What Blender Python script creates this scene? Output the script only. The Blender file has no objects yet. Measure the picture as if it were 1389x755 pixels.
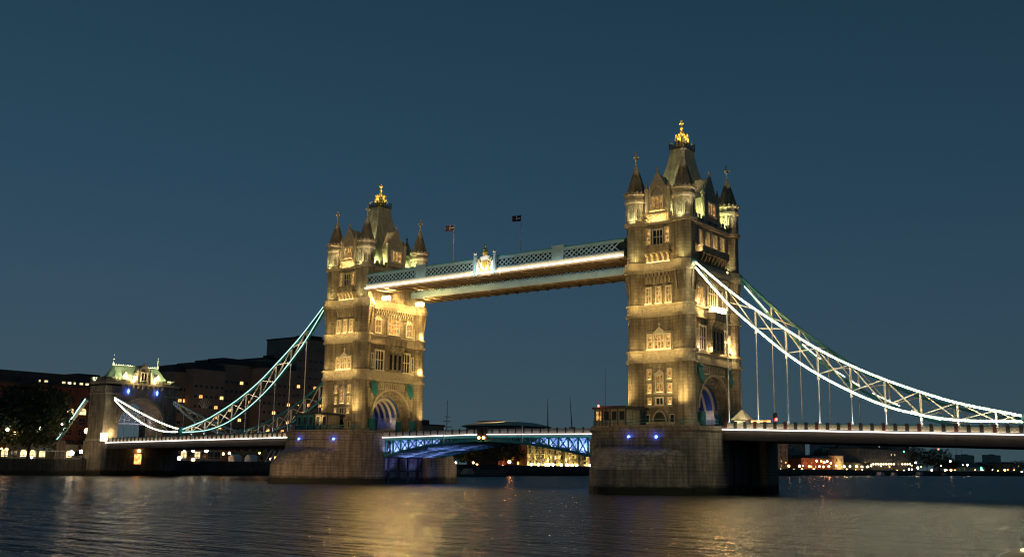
import bpy, bmesh, math, random
from mathutils import Vector, Matrix
random.seed(7)
R = math.radians
scene = bpy.context.scene
col = scene.collection

# ------------------------------------------------------------------ camera
CAM = (133.62397, -174.59272, 4.4298)
YAW, PITCH, ROLL, FPX = 2.2255147, 0.1782007, 0.0139281, 1401.833
W0, H0 = 1389.0, 755.0
fw = Vector((math.cos(PITCH) * math.cos(YAW), math.cos(PITCH) * math.sin(YAW), math.sin(PITCH)))
r0 = Vector((math.sin(YAW), -math.cos(YAW), 0)); u0 = r0.cross(fw)
rt = r0 * math.cos(ROLL) + u0 * math.sin(ROLL)
up = -r0 * math.sin(ROLL) + u0 * math.cos(ROLL)
cd = bpy.data.cameras.new('camera'); cam = bpy.data.objects.new('camera', cd); col.objects.link(cam)
cd.sensor_width = 36; cd.lens = 36 * FPX / W0; cd.clip_start = 0.5; cd.clip_end = 12000
cam.matrix_world = Matrix(((rt.x, up.x, -fw.x, CAM[0]), (rt.y, up.y, -fw.y, CAM[1]), (rt.z, up.z, -fw.z, CAM[2]), (0, 0, 0, 1)))
scene.camera = cam


def hit(px, py, X):
    """where the sight line of a photo point meets the upright plane x = X (used to survey the far bank)"""
    v = fw * FPX + rt * (px - W0 / 2) - up * (py - H0 / 2)
    t = (X - CAM[0]) / v.x
    return Vector(CAM) + v * t


# ------------------------------------------------------------------ sky
world = bpy.data.worlds.new("World"); scene.world = world; world.use_nodes = True
nt = world.node_tree; N = nt.nodes; L = nt.links
bg = N['Background']
tc = N.new('ShaderNodeTexCoord'); sep = N.new('ShaderNodeSeparateXYZ'); L.new(tc.outputs['Generated'], sep.inputs[0])
ramp = N.new('ShaderNodeValToRGB'); L.new(sep.outputs['Z'], ramp.inputs[0])


def lin(c):
    return tuple(((x / 255) / 12.92 if x / 255 <= .04045 else ((x / 255 + .055) / 1.055) ** 2.4) for x in c)


stops = [(0.0, (60, 81, 88)), (0.06, (56, 79, 91)), (0.14, (50, 76, 94)), (0.26, (41, 69, 89)), (0.42, (32, 60, 78)), (1.0, (20, 42, 62))]
cr = ramp.color_ramp
cr.elements[0].position = 0; cr.elements[0].color = (*lin(stops[0][1]), 1)
cr.elements[1].position = 1; cr.elements[1].color = (*lin(stops[-1][1]), 1)
for p_, c_ in stops[1:-1]:
    e = cr.elements.new(p_); e.color = (*lin(c_), 1)
# the afterglow is a little stronger towards the west (left)
mr = N.new('ShaderNodeMapRange'); L.new(sep.outputs['X'], mr.inputs[0])
mr.inputs[1].default_value = -0.95; mr.inputs[2].default_value = -0.1; mr.inputs[3].default_value = 1.06; mr.inputs[4].default_value = 0.86
mul = N.new('ShaderNodeVectorMath'); mul.operation = 'SCALE'; L.new(ramp.outputs[0], mul.inputs[0]); L.new(mr.outputs[0], mul.inputs['Scale'])
sky = N.new('ShaderNodeTexSky'); sky.sky_type = 'NISHITA'; sky.sun_disc = False
sky.sun_elevation = R(1.0); sky.sun_rotation = R(300)
sc_ = N.new('ShaderNodeVectorMath'); sc_.operation = 'SCALE'; L.new(sky.outputs[0], sc_.inputs[0]); sc_.inputs['Scale'].default_value = 0.0004
add = N.new('ShaderNodeVectorMath'); add.operation = 'ADD'; L.new(mul.outputs[0], add.inputs[0]); L.new(sc_.outputs[0], add.inputs[1])
L.new(add.outputs[0], bg.inputs[0]); bg.inputs[1].default_value = 1.0
sd = bpy.data.lights.new('afterglow_sun', 'SUN'); sd.energy = 0.012; sd.angle = R(30); sd.color = (.8, .85, 1)
so = bpy.data.objects.new('afterglow_sun', sd); col.objects.link(so); so.rotation_euler = (R(70), 0, R(-60))
vs = scene.view_settings
vs.view_transform = 'Standard'; vs.look = 'None'; vs.exposure = 0; vs.gamma = 1; vs.use_curve_mapping = False
scene.cycles.use_light_tree = True
scene.cycles.max_bounces = 5; scene.cycles.diffuse_bounces = 2; scene.cycles.glossy_bounces = 3
scene.cycles.sample_clamp_indirect = 3.0
scene.cycles.use_denoising = True
scene.cycles.filter_width = 1.15


# ------------------------------------------------------------------ materials
MATS = {}


def newmat(name):
    m = bpy.data.materials.new(name); m.use_nodes = True
    MATS[name] = m
    return m, m.node_tree.nodes, m.node_tree.links, m.node_tree.nodes['Principled BSDF']


def plain(name, c, rough=.6, metal=0.0, var=.25, scale=.6, bump=0.0):
    m, n, l, b = newmat(name)
    tcn = n.new('ShaderNodeTexCoord')
    nz = n.new('ShaderNodeTexNoise'); nz.inputs['Scale'].default_value = scale; nz.inputs['Detail'].default_value = 6
    l.new(tcn.outputs['Object'], nz.inputs['Vector'])
    mr_ = n.new('ShaderNodeMapRange'); l.new(nz.outputs[0], mr_.inputs[0])
    mr_.inputs[1].default_value = .3; mr_.inputs[2].default_value = .7
    mr_.inputs[3].default_value = 1 - var; mr_.inputs[4].default_value = 1 + var
    sc = n.new('ShaderNodeVectorMath'); sc.operation = 'SCALE'; sc.inputs[0].default_value = c
    l.new(mr_.outputs[0], sc.inputs['Scale']); l.new(sc.outputs[0], b.inputs['Base Color'])
    b.inputs['Roughness'].default_value = rough; b.inputs['Metallic'].default_value = metal
    if bump:
        bp = n.new('ShaderNodeBump'); bp.inputs['Strength'].default_value = bump; bp.inputs['Distance'].default_value = .1
        l.new(nz.outputs[0], bp.inputs['Height']); l.new(bp.outputs[0], b.inputs['Normal'])
    return m


def masonry(name, c1, c2, bw, bh, mortar=.6, msize=.03, var=.3, bump=.6, rough=.85, wet=None):
    m, n, l, b = newmat(name)
    uv = n.new('ShaderNodeUVMap'); uv.uv_map = 'UVMap'
    br = n.new('ShaderNodeTexBrick'); l.new(uv.outputs[0], br.inputs['Vector'])
    br.inputs['Color1'].default_value = (*c1, 1); br.inputs['Color2'].default_value = (*c2, 1)
    br.inputs['Mortar'].default_value = (*[x * mortar for x in c1], 1)
    br.inputs['Scale'].default_value = 1; br.inputs['Brick Width'].default_value = bw; br.inputs['Row Height'].default_value = bh
    br.inputs['Mortar Size'].default_value = msize; br.inputs['Mortar Smooth'].default_value = .3
    tcn = n.new('ShaderNodeTexCoord')
    nz = n.new('ShaderNodeTexNoise'); nz.inputs['Scale'].default_value = .35; nz.inputs['Detail'].default_value = 8; nz.inputs['Roughness'].default_value = .65
    l.new(tcn.outputs['Object'], nz.inputs['Vector'])
    mr_ = n.new('ShaderNodeMapRange'); l.new(nz.outputs[0], mr_.inputs[0])
    mr_.inputs[1].default_value = .3; mr_.inputs[2].default_value = .7
    mr_.inputs[3].default_value = 1 - var; mr_.inputs[4].default_value = 1 + var
    sc = n.new('ShaderNodeVectorMath'); sc.operation = 'SCALE'; l.new(br.outputs[0], sc.inputs[0]); l.new(mr_.outputs[0], sc.inputs['Scale'])
    out = sc.outputs[0]
    # vertical rain streaks
    mp = n.new('ShaderNodeMapping'); mp.inputs['Scale'].default_value = (1.6, 1.6, .12); l.new(tcn.outputs['Object'], mp.inputs[0])
    n2 = n.new('ShaderNodeTexNoise'); n2.inputs['Scale'].default_value = 1; n2.inputs['Detail'].default_value = 4; l.new(mp.outputs[0], n2.inputs['Vector'])
    m2 = n.new('ShaderNodeMapRange'); l.new(n2.outputs[0], m2.inputs[0]); m2.inputs[1].default_value = .35; m2.inputs[2].default_value = .65
    m2.inputs[3].default_value = .58; m2.inputs[4].default_value = 1.15
    s2 = n.new('ShaderNodeVectorMath'); s2.operation = 'SCALE'; l.new(out, s2.inputs[0]); l.new(m2.outputs[0], s2.inputs['Scale']); out = s2.outputs[0]
    if wet is not None:     # tide mark: weed and wet stone up to the height `wet`
        sp = n.new('ShaderNodeSeparateXYZ'); g = n.new('ShaderNodeNewGeometry'); l.new(g.outputs['Position'], sp.inputs[0])
        ad = n.new('ShaderNodeMath'); ad.operation = 'ADD'; l.new(sp.outputs['Z'], ad.inputs[0]); l.new(nz.outputs[0], ad.inputs[1])
        m3 = n.new('ShaderNodeMapRange'); l.new(ad.outputs[0], m3.inputs[0]); m3.inputs[1].default_value = wet; m3.inputs[2].default_value = wet + .8
        mx = n.new('ShaderNodeMix'); mx.data_type = 'RGBA'; l.new(m3.outputs[0], mx.inputs[0])
        mx.inputs[6].default_value = (.018, .02, .01, 1); l.new(out, mx.inputs[7]); out = mx.outputs[2]
    l.new(out, b.inputs['Base Color'])
    b.inputs['Roughness'].default_value = rough
    bp = n.new('ShaderNodeBump'); bp.inputs['Strength'].default_value = bump; bp.inputs['Distance'].default_value = .12
    inv = n.new('ShaderNodeMath'); inv.operation = 'SUBTRACT'; l.new(nz.outputs[0], inv.inputs[0]); l.new(br.outputs['Fac'], inv.inputs[1])
    l.new(inv.outputs[0], bp.inputs['Height']); l.new(bp.outputs[0], b.inputs['Normal'])
    return m


def glow(name, c, s, var=0.0, vscale=1.0):
    m, n, l, b = newmat(name)
    b.inputs['Base Color'].default_value = (*[min(.8, x * (.06 if 'window' in name else .5)) for x in c], 1)
    b.inputs['Emission Color'].default_value = (*c, 1); b.inputs['Emission Strength'].default_value = s
    b.inputs['Roughness'].default_value = .4
    if var:
        tcn = n.new('ShaderNodeTexCoord'); nz = n.new('ShaderNodeTexNoise'); nz.inputs['Scale'].default_value = vscale; nz.inputs['Detail'].default_value = 3
        l.new(tcn.outputs['Object'], nz.inputs['Vector'])
        oi = n.new('ShaderNodeObjectInfo'); mu = n.new('ShaderNodeMath'); mu.operation = 'MULTIPLY_ADD'
        mr_ = n.new('ShaderNodeMapRange'); l.new(nz.outputs[0], mr_.inputs[0]); mr_.inputs[1].default_value = .35; mr_.inputs[2].default_value = .65
        mr_.inputs[3].default_value = s * (1 - var); mr_.inputs[4].default_value = s * (1 + var)
        m4 = n.new('ShaderNodeMath'); m4.operation = 'MULTIPLY'; l.new(mr_.outputs[0], m4.inputs[0])
        r4 = n.new('ShaderNodeMapRange'); l.new(oi.outputs['Random'], r4.inputs[0]); r4.inputs[3].default_value = .5; r4.inputs[4].default_value = 1.4
        l.new(r4.outputs[0], m4.inputs[1]); l.new(m4.outputs[0], b.inputs['Emission Strength'])
        n.remove(mu)
    return m


STONE = masonry('portland_stone', (.37, .32, .235), (.29, .25, .18), 1.5, .62, mortar=.62, msize=.04, var=.3)
WINST = plain('window_stone', (.74, .68, .54), .8, var=.15, scale=2.0)
TRIM = plain('carved_stone', (.46, .405, .30), .8, var=.22, scale=2.2, bump=.5)
GRAN = masonry('pier_granite', (.27, .235, .19), (.23, .20, .16), 2.6, .6, mortar=.5, msize=.045, var=.3, wet=1.5)
ROOF = masonry('slate_roof', (.33, .32, .23), (.38, .36, .26), .5, .4, mortar=.5, var=.2, rough=.5, bump=.3)
SPIRE = masonry('spire_stone', (.33, .30, .22), (.26, .235, .17), .8, .45, mortar=.5, var=.3)
LEAD = plain('copper_roof', (.27, .32, .22), .5, var=.25, scale=.5)
GOLD = plain('gilding', (.95, .62, .12), .3, .55, var=.15)
WHITE = plain('white_paint', (.78, .78, .74), .45, var=.08)
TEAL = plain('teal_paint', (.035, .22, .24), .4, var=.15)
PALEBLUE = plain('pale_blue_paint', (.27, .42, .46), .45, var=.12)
DKMETAL = plain('dark_metal', (.05, .055, .06), .5, .3)
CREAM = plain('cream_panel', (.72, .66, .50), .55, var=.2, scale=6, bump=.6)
REDP = plain('red_paint', (.12, .035, .03), .5)
BROWN = plain('soffit_iron', (.23, .17, .10), .6, var=.3)
GIRD = plain('girder_paint', (.045, .034, .024), .55, var=.25)
GLASSD = plain('dark_glass', (.02, .025, .03), .12, var=.4)
ASPH = plain('asphalt', (.05, .05, .05), .85)
CONC = plain('dark_concrete', (.21, .185, .155), .85, var=.2, scale=.15)
CONC2 = plain('grey_concrete', (.30, .28, .26), .85, var=.2, scale=.15)
BRICK = masonry('red_brick', (.22, .08, .05), (.17, .06, .04), .6, .25, mortar=.8, var=.2)
YBRICK = masonry('yellow_stock_brick', (.30, .24, .13), (.26, .20, .11), .6, .25, mortar=.8, var=.2)
RENDER_ = plain('cream_render', (.52, .46, .34), .8, var=.12)
DROOF = plain('dark_roof', (.035, .035, .038), .7)
LEAF = plain('leaves', (.035, .055, .02), .7, var=.45, scale=.5)
BARK = plain('bark', (.06, .045, .03), .9)
EARTH = plain('paved_bank', (.07, .065, .055), .9, var=.3, scale=.1)
QUAY = masonry('quay_stone', (.09, .085, .07), (.07, .065, .055), 1.5, .6, wet=1.2)
HULL = plain('dark_hull', (.02, .022, .03), .4)
PANE = glow('lit_window_gold', (1, .54, .15), .62, .9, 1.6)
PANEO = glow('lit_window_orange', (1, .42, .12), 3.2, .5, 1.0)
PANEY = glow('lit_window_yellow', (1, .78, .38), 1.8, .4, 1.0)
SILL = glow('sill_lamp_glow', (1, .62, .2), 9)
LED = glow('white_led', (1, .84, .46), 60)
LEDS = glow('short_chain_led', (1, .86, .55), 10)
LEDP = glow('pink_white_led', (1, .88, .80), 3.2)
LEDW = glow('walkway_led', (1, .90, .70), 5)
LEDT = glow('teal_led', (.55, .95, .84), 1.5)
FLOOD = glow('floodlight_lens', (1, .76, .34), 60)
FLOODR = glow('balcony_lamp_lens', (1, .58, .18), 600)
FLOODX = glow('strong_floodlight_lens', (1, .60, .18), 2600)
LAMPW = glow('lamp_white', (1, .86, .62), 22)
LAMPO = glow('lamp_orange', (1, .45, .13), 22)
LAMPR = glow('lamp_red', (1, .05, .04), 14)
LAMPG = glow('lamp_green', (.1, 1, .45), 8)
LAMPB = glow('lamp_blue', (.05, .12, 1), 16)
BLUEPAINT = plain('blue_vault_paint', (.03, .07, .22), .45, var=.15)


# ------------------------------------------------------------------ mesh builder
class MB:
    def __init__(s, M=None):
        s.v = []; s.f = []; s.M = M or Matrix.Identity(4)

    def av(s, pts):
        b = len(s.v); s.v += [s.M @ Vector(p) for p in pts]; return b

    def poly(s, pts):
        b = s.av(pts); s.f.append(tuple(range(b, b + len(pts))))

    def box(s, x0, x1, y0, y1, z0, z1):
        b = s.av([(x0, y0, z0), (x1, y0, z0), (x1, y1, z0), (x0, y1, z0), (x0, y0, z1), (x1, y0, z1), (x1, y1, z1), (x0, y1, z1)])
        s.f += [tuple(b + i for i in q) for q in ((0, 3, 2, 1), (4, 5, 6, 7), (0, 1, 5, 4), (1, 2, 6, 5), (2, 3, 7, 6), (3, 0, 4, 7))]
        return s

    def ext(s, pts, vec):
        vec = Vector(vec); n = len(pts)
        a = s.av(pts); b = s.av([Vector(p) + vec for p in pts])
        s.f.append(tuple(range(a, a + n))); s.f.append(tuple(range(b + n - 1, b - 1, -1)))
        for i in range(n):
            j = (i + 1) % n; s.f.append((a + i, b + i, b + j, a + j))
        return s

    def loft(s, rings, cap=True):
        n = len(rings[0]); bs = [s.av(r) for r in rings]
        for a, b in zip(bs, bs[1:]):
            for i in range(n):
                j = (i + 1) % n; s.f.append((a + i, a + j, b + j, b + i))
        if cap:
            s.f.append(tuple(range(bs[0] + n - 1, bs[0] - 1, -1))); s.f.append(tuple(range(bs[-1], bs[-1] + n)))
        return s

    def lathe(s, prof, c=(0, 0), seg=12, ph=0.0):
        rings = []
        for r, z in prof:
            r = max(r, .004)
            rings.append([(c[0] + r * math.cos(ph + 2 * math.pi * i / seg), c[1] + r * math.sin(ph + 2 * math.pi * i / seg), z) for i in range(seg)])
        return s.loft(rings)

    def bar(s, p, q, w, h=None, upv=(0, 0, 1)):
        h = h or w; p = Vector(p); q = Vector(q); d = (q - p)
        if d.length < 1e-6: return s
        d.normalize(); a = d.cross(Vector(upv))
        if a.length < 1e-3: a = d.cross(Vector((0, 1, 0)))
        a.normalize(); b = a.cross(d)
        ring = lambda o: [o + a * w / 2 + b * h / 2, o - a * w / 2 + b * h / 2, o - a * w / 2 - b * h / 2, o + a * w / 2 - b * h / 2]
        return s.loft([ring(p), ring(q)])

    def tube(s, pts, r, seg=6, r2=None):
        pts = [Vector(p) for p in pts]; rings = []
        for i, p in enumerate(pts):
            d = (pts[min(i + 1, len(pts) - 1)] - pts[max(i - 1, 0)]).normalized()
            a = d.cross(Vector((0, 0, 1)))
            if a.length < 1e-3: a = d.cross(Vector((0, 1, 0)))
            a.normalize(); b = a.cross(d); rr = r if r2 is None else r + (r2 - r) * i / (len(pts) - 1)
            rings.append([p + (a * math.cos(t) + b * math.sin(t)) * rr for t in [2 * math.pi * k / seg for k in range(seg)]])
        return s.loft(rings)

    def beam(s, pts, w, h):
        """rectangular box section swept along a path in an x-z plane"""
        rings = []
        pts = [Vector(p) for p in pts]
        for i, p in enumerate(pts):
            d = (pts[min(i + 1, len(pts) - 1)] - pts[max(i - 1, 0)]).normalized()
            a = Vector((0, 1, 0)); b = a.cross(d).normalized()
            rings.append([p + a * w / 2 + b * h / 2, p - a * w / 2 + b * h / 2, p - a * w / 2 - b * h / 2, p + a * w / 2 - b * h / 2])
        return s.loft(rings)

    def sphere(s, c, r, seg=8, rings=6, sz=1):
        return s.lathe([(r * math.sin(math.pi * i / rings), c[2] - r * sz * math.cos(math.pi * i / rings)) for i in range(rings + 1)], (c[0], c[1]), seg)

    def mesh(s, name, mat, off=(0, 0, 0), smooth=False):
        me = bpy.data.meshes.new(name)
        o = Vector(off)
        me.from_pydata([tuple(v + o) for v in s.v], [], s.f)
        bm = bmesh.new(); bm.from_mesh(me); bmesh.ops.recalc_face_normals(bm, faces=bm.faces)
        uvl = bm.loops.layers.uv.new('UVMap')
        for f in bm.faces:
            n = f.normal
            if abs(n.z) > .85: t, b = Vector((1, 0, 0)), Vector((0, 1, 0))
            else:
                t = Vector((-n.y, n.x, 0)).normalized(); b = n.cross(t)
                if b.z < 0: b = -b
            for lp in f.loops:
                lp[uvl].uv = (lp.vert.co.dot(t), lp.vert.co.z if abs(n.z) < .2 else lp.vert.co.dot(b))
            f.smooth = smooth
        bm.to_mesh(me); bm.free()
        me.materials.append(mat)
        return me

    def build(s, name, mat, parent=None, off=None, smooth=False):
        if off is None:
            off = (0, 0, 0)
            if parent is not None and 'base' in parent: off = tuple(-x for x in parent['base'])
        me = s.mesh(name, mat, off, smooth)
        o = bpy.data.objects.new(name, me); col.objects.link(o)
        if parent is not None:
            o.parent = parent
            if 'base' in parent: o['base'] = list(parent['base'])
        return o


def tag(o, label=None, cat=None, group=None, kind=None):
    if label: o['label'] = label
    if cat: o['category'] = cat
    if group: o['group'] = group
    if kind: o['kind'] = kind
    return o


def thing(name, label, cat, loc=(0, 0, 0), group=None):
    """an Empty at the thing's base; parts are written in the coordinates of the place and stored relative to it"""
    o = bpy.data.objects.new(name, None); col.objects.link(o); o.location = loc; o['base'] = list(loc)
    o.empty_display_size = .5
    return tag(o, label, cat, group)


def local(name, label, cat, loc, rz=0, group=None):
    """like thing(), but its parts are modelled around the origin"""
    o = bpy.data.objects.new(name, None); col.objects.link(o); o.location = loc; o.rotation_euler = (0, 0, rz)
    return tag(o, label, cat, group)


def single(o, label, cat, group=None):
    """centre a one-mesh thing's origin at its own base"""
    me = o.data; xs = [v.co for v in me.vertices]
    c = Vector(((min(v.x for v in xs) + max(v.x for v in xs)) / 2, (min(v.y for v in xs) + max(v.y for v in xs)) / 2, min(v.z for v in xs)))
    me.transform(Matrix.Translation(-c)); o.location = c
    return tag(o, label, cat, group)


def put(name, me, parent, M):
    o = bpy.data.objects.new(name, me); col.objects.link(o); o.parent = parent
    if 'base' in parent: M = Matrix.Translation(Vector(parent['base']) * -1) @ M
    o.matrix_local = M
    return o


def light(kind, loc, power, color, target=None, parent=None, size=.2, angle=90, blend=.6, size_y=None):
    ld = bpy.data.lights.new('lamp_light', kind); ld.energy = power; ld.color = color
    if kind == 'SPOT': ld.spot_size = R(angle); ld.spot_blend = blend; ld.shadow_soft_size = size
    elif kind == 'AREA':
        ld.shape = 'RECTANGLE'; ld.size = size; ld.size_y = size_y or .2
    else: ld.shadow_soft_size = size
    o = bpy.data.objects.new('lamp_light', ld); col.objects.link(o)
    if target is not None:
        d = Vector(target) - Vector(loc); q = d.to_track_quat('-Z', 'Y')
        o.rotation_euler = q.to_euler()
    o.location = loc
    if parent is not None:
        o.parent = parent; o.location = Vector(loc) - (Vector(parent['base']) if 'base' in parent else Vector())
    return o


def face(nx, ny, d):
    """matrix of a facade: x along the wall, y outwards, z up; d = distance of the wall from the axis"""
    n = Vector((nx, ny, 0)); u = Vector((abs(ny), abs(nx), 0)) * 1.0
    return Matrix(((u.x, n.x, 0, n.x * d), (u.y, n.y, 0, n.y * d), (0, 0, 1, 0), (0, 0, 0, 1)))


CACHE = {}


def window(parent, M, u, z, w, h, lights=2, arch=True, pane=PANE, sill=True, trans=True, deep=.32, hood=False, fm=None):
    """stone-framed window (frame > pane, sill_lamp); meshes are shared between equal windows"""
    fm = fm or WINST
    key = (w, h, lights, arch, pane.name, sill, trans, deep, hood, fm.name)
    if key not in CACHE:
        t = min(.26, w * .2); a = MB(); x0, x1 = -w / 2, w / 2
        a.box(x0 - t, x0, 0, deep, 0, h); a.box(x1, x1 + t, 0, deep, 0, h)
        a.box(x0 - t, x1 + t, 0, deep, h, h + t)
        a.box(x0 - t * 1.6, x1 + t * 1.6, 0, deep + .14, -.22, -.003)
        lw = w / lights; mt = min(.2, lw * .26)
        for i in range(1, lights): a.box(x0 + i * lw - mt / 2, x0 + i * lw + mt / 2, 0, deep * .6, 0, h - .002)
        if trans: a.box(x0, x1, 0, deep * .55, h * .5, h * .5 + mt)
        if arch:
            for i in range(lights):
                c = x0 + (i + .5) * lw; hw = lw / 2; rise = min(hw * 1.35, h * .4); zs = h - rise
                pts = [(c - hw, zs)]
                for k in range(7):
                    s_ = k / 6; pts.append((c - hw + hw * (1 - math.cos(s_ * math.pi / 2)) ** 1.0, zs + rise * math.sin(s_ * math.pi / 2) * .96))
                left = pts + [(c, h), (c - hw, h)]
                a.ext([(p, .05, q) for p, q in left], (0, deep * .5, 0))
                a.ext([(2 * c - p, .05, q) for p, q in left], (0, deep * .5, 0))
        if hood:
            a.ext([(x0 - t, 0, h + t), (x1 + t, 0, h + t), (0, 0, h + t + w * .55)], (0, deep * .8, 0))
            a.box(-.07, .07, 0, .2, h + t + w * .5, h + t + w * .55 + .9); a.box(-.25, .25, 0, .2, h + t + w * .55 + .35, h + t + w * .55 + .55)
        p = MB(); p.box(x0, x1, .01, .05, 0, h)
        lm = None
        if sill:
            q = MB(); q.box(x0 + .08, x1 - .08, deep * .55, deep * .55 + .07, .0, .05); lm = q.mesh('sill_lamp', SILL)
        CACHE[key] = (a.mesh('window', fm), p.mesh('pane', pane), lm)
    f_, p_, l_ = CACHE[key]
    o = put('window', f_, parent, M @ Matrix.Translation((u, 0, z)))
    c = bpy.data.objects.new('pane', p_); col.objects.link(c); c.parent = o
    if l_:
        c = bpy.data.objects.new('sill_lamp', l_); col.objects.link(c); c.parent = o
    return o


# ------------------------------------------------------------------ river, banks
m, n, l, b = newmat('river_water')
b.inputs['Base Color'].default_value = (.012, .016, .014, 1); b.inputs['Roughness'].default_value = .27; b.inputs['IOR'].default_value = 1.33
g = n.new('ShaderNodeNewGeometry')
mp = n.new('ShaderNodeMapping'); mp.vector_type = 'POINT'; mp.inputs['Rotation'].default_value = (0, 0, R(-37)); mp.inputs['Scale'].default_value = (.10, .42, 1)
l.new(g.outputs['Position'], mp.inputs[0])
n1 = n.new('ShaderNodeTexNoise'); n1.inputs['Scale'].default_value = 1.0; n1.inputs['Detail'].default_value = 5; n1.inputs['Roughness'].default_value = .6
l.new(mp.outputs[0], n1.inputs['Vector'])
mp2 = n.new('ShaderNodeMapping'); mp2.inputs['Rotation'].default_value = (0, 0, R(-50)); mp2.inputs['Scale'].default_value = (.6, 1.5, 1)
l.new(g.outputs['Position'], mp2.inputs[0])
n2 = n.new('ShaderNodeTexNoise'); n2.inputs['Scale'].default_value = 1.0; n2.inputs['Detail'].default_value = 3
l.new(mp2.outputs[0], n2.inputs['Vector'])
b1 = n.new('ShaderNodeBump'); b1.inputs['Strength'].default_value = 1; b1.inputs['Distance'].default_value = 1.8; l.new(n1.outputs[0], b1.inputs['Height'])
b2 = n.new('ShaderNodeBump'); b2.inputs['Strength'].default_value = 1; b2.inputs['Distance'].default_value = .35; l.new(n2.outputs[0], b2.inputs['Height']); l.new(b1.outputs[0], b2.inputs['Normal'])
l.new(b2.outputs[0], b.inputs['Normal'])
WATER = m
w = MB(); w.poly([(-6000, -6000, 0), (6000, -6000, 0), (6000, 8000, 0), (-6000, 8000, 0)])
tag(w.build('river', WATER), 'dark river water with golden reflections', 'river', kind='structure')

GZ = 3.4
BX = -141.0
bank = [(BX, -900), (BX, 560), (-148, 800), (-118, 1100), (-30, 1500), (160, 1850), (700, 2150), (4500, 2400)]
a = MB(); top = [(x, y, GZ) for x, y in bank] + [(4500, 7500, GZ), (-5500, 7500, GZ), (-5500, -900, GZ)]
a.poly(top)
tag(a.build('north_bank_ground', EARTH), 'paved ground of the far river bank', 'ground', kind='structure')
a = MB()
for p, q in zip(bank, bank[1:]):
    a.ext([(p[0], p[1], -2), (q[0], q[1], -2), (q[0], q[1], GZ + .9), (p[0], p[1], GZ + .9)], (-.6, .02, 0))
single(a.build('quay_wall', QUAY), 'long dark stone quay wall along the far river bank', 'quay wall')
a = MB(); a.ext([(158, -60, -2), (4500, -60, -2), (4500, 1500, -2), (158, 1500, -2)], (0, 0, GZ + 2))
tag(a.build('south_bank_ground', EARTH), 'paved ground of the near river bank', 'ground', kind='structure')


# ------------------------------------------------------------------ river piers
def ring_plan(tip, pw, sh=8.5, half=12.85, n_=14, asym=1):
    """closed plan: straight sides, both ends drawn to y = +-tip with exponent pw"""
    pts = []
    for k in range(n_ + 1):
        th = math.pi * k / n_
        x = half * math.copysign(abs(math.cos(th)) ** (2 / pw[0]), math.cos(th)); y = sh + (tip - sh) * abs(math.sin(th)) ** (2 / pw[1])
        pts.append((x, y))
    return pts + [(-x, -y) for x, y in pts]


def pier(cx, label):
    t = thing('bridge_pier', label, 'pier', (cx, 0, -1), 'granite river piers of the bridge')
    PT = 11.4
    up_ = ring_plan(20.5, (2.3, 2.3)); at = lambda plan, z, s=1.0: [(cx + x * s, y * s, z) for x, y in plan]
    a = MB()
    # body with a recess in both long sides
    def notch(plan):
        o_ = []
        for x, y in plan: o_.append((x, y))
        return o_
    e = [p for p in up_ if p[1] > 0]; wv = [p for p in up_ if p[1] < 0]
    a.loft([at(e + [(-12.85, 6.5), (12.85, 6.5)], z) for z in (-1, 9.3)])
    a.loft([at([(-12.85, -9.2), (12.85, -9.2)][::1] + [(x, y) for x, y in up_ if y < 0 and y < -9.2 + 0] if False else [(-12.85, -9.0)] + [(x, y - .51) for x, y in wv] + [], z) for z in (-1, 9.3)])
    a.box(cx - 10.2, cx + 10.2, -9.3, 6.7, -1, 9.3)
    a.loft([at(up_, z) for z in (9.3, 10.6)])
    a.build('body', GRAN, t)
    c = MB(); c.loft([at(up_, 10.6, 1.02), at(up_, 11.0, 1.02)]); c.loft([at(up_, 11.0, 1.005), at(up_, PT, 1.005)])
    c.build('coping', GRAN, t)
    for sg in (1, -1):
        lo = [(x, y) for x, y in ring_plan(29, (1.55, 1.25), n_=22) if y > 0]; hi = [(x * .985, y) for x, y in ring_plan(20.2, (2.3, 2.3), n_=22) if y > 0]
        q = MB()
        r1 = [(cx + x * 1.012, sg * (y * 1.012), -1) for x, y in lo]
        r2 = [(cx + x * 1.012, sg * (y * 1.012), 1.2) for x, y in lo]; r3 = [(cx + x, sg * y, 1.6) for x, y in lo]
        r4 = [(cx + x, sg * y, 3.9) for x, y in lo]
        r5 = [(cx + (x * .55 + h_[0] * .45), sg * (y * .55 + h_[1] * .45), 6.4) for (x, y), h_ in zip(lo, hi)]
        r6 = [(cx + h_[0], sg * h_[1], 8.0) for h_ in hi]
        q.loft([r1, r2, r3, r4, r5, r6])
        q.build('cutwater', GRAN, t)
    for sg in (1, -1):
        q = MB()
        for y in (-8.2, -5, -1.8, 1.4, 4.6): q.box(cx + sg * 10.2 - .25, cx + sg * 10.2 + .25, y, y + .5, 0, 9.2)
        for z in (2.5, 5.5): q.box(cx + sg * 10.2 - .2, cx + sg * 10.2 + .2, -9, 6.5, z, z + .4)
        q.build('fender_frame', DKMETAL, t)
    return t


PL = pier(-41.15, 'warm lit granite pier under the farther left bridge tower')
PR = pier(41.15, 'shadowed granite pier under the nearer right bridge tower')
for t, cx, xs in ((PL, -41.15, (-1.6, 7.6)), (PR, 41.15, (0.0, 5.0))):
    for dx in xs:
        y = -(8.5 + 12 * (max(0, 1 - (abs(dx) / 12.85) ** 2.3)) ** (1 / 2.3)) - .05
        q = MB(); q.sphere((cx + dx, y - .28, 9.4), .27)
        o = q.build('navigation_lamp', LAMPB, t)
        q = MB(); q.box(cx + dx - .3, cx + dx + .3, y - .1, y + .6, 8.95, 9.13); qq = q.build('bracket', DKMETAL, o)
        light('POINT', (cx + dx, y - .7, 9.4), 30, (.1, .15, 1), parent=t, size=.3)

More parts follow.
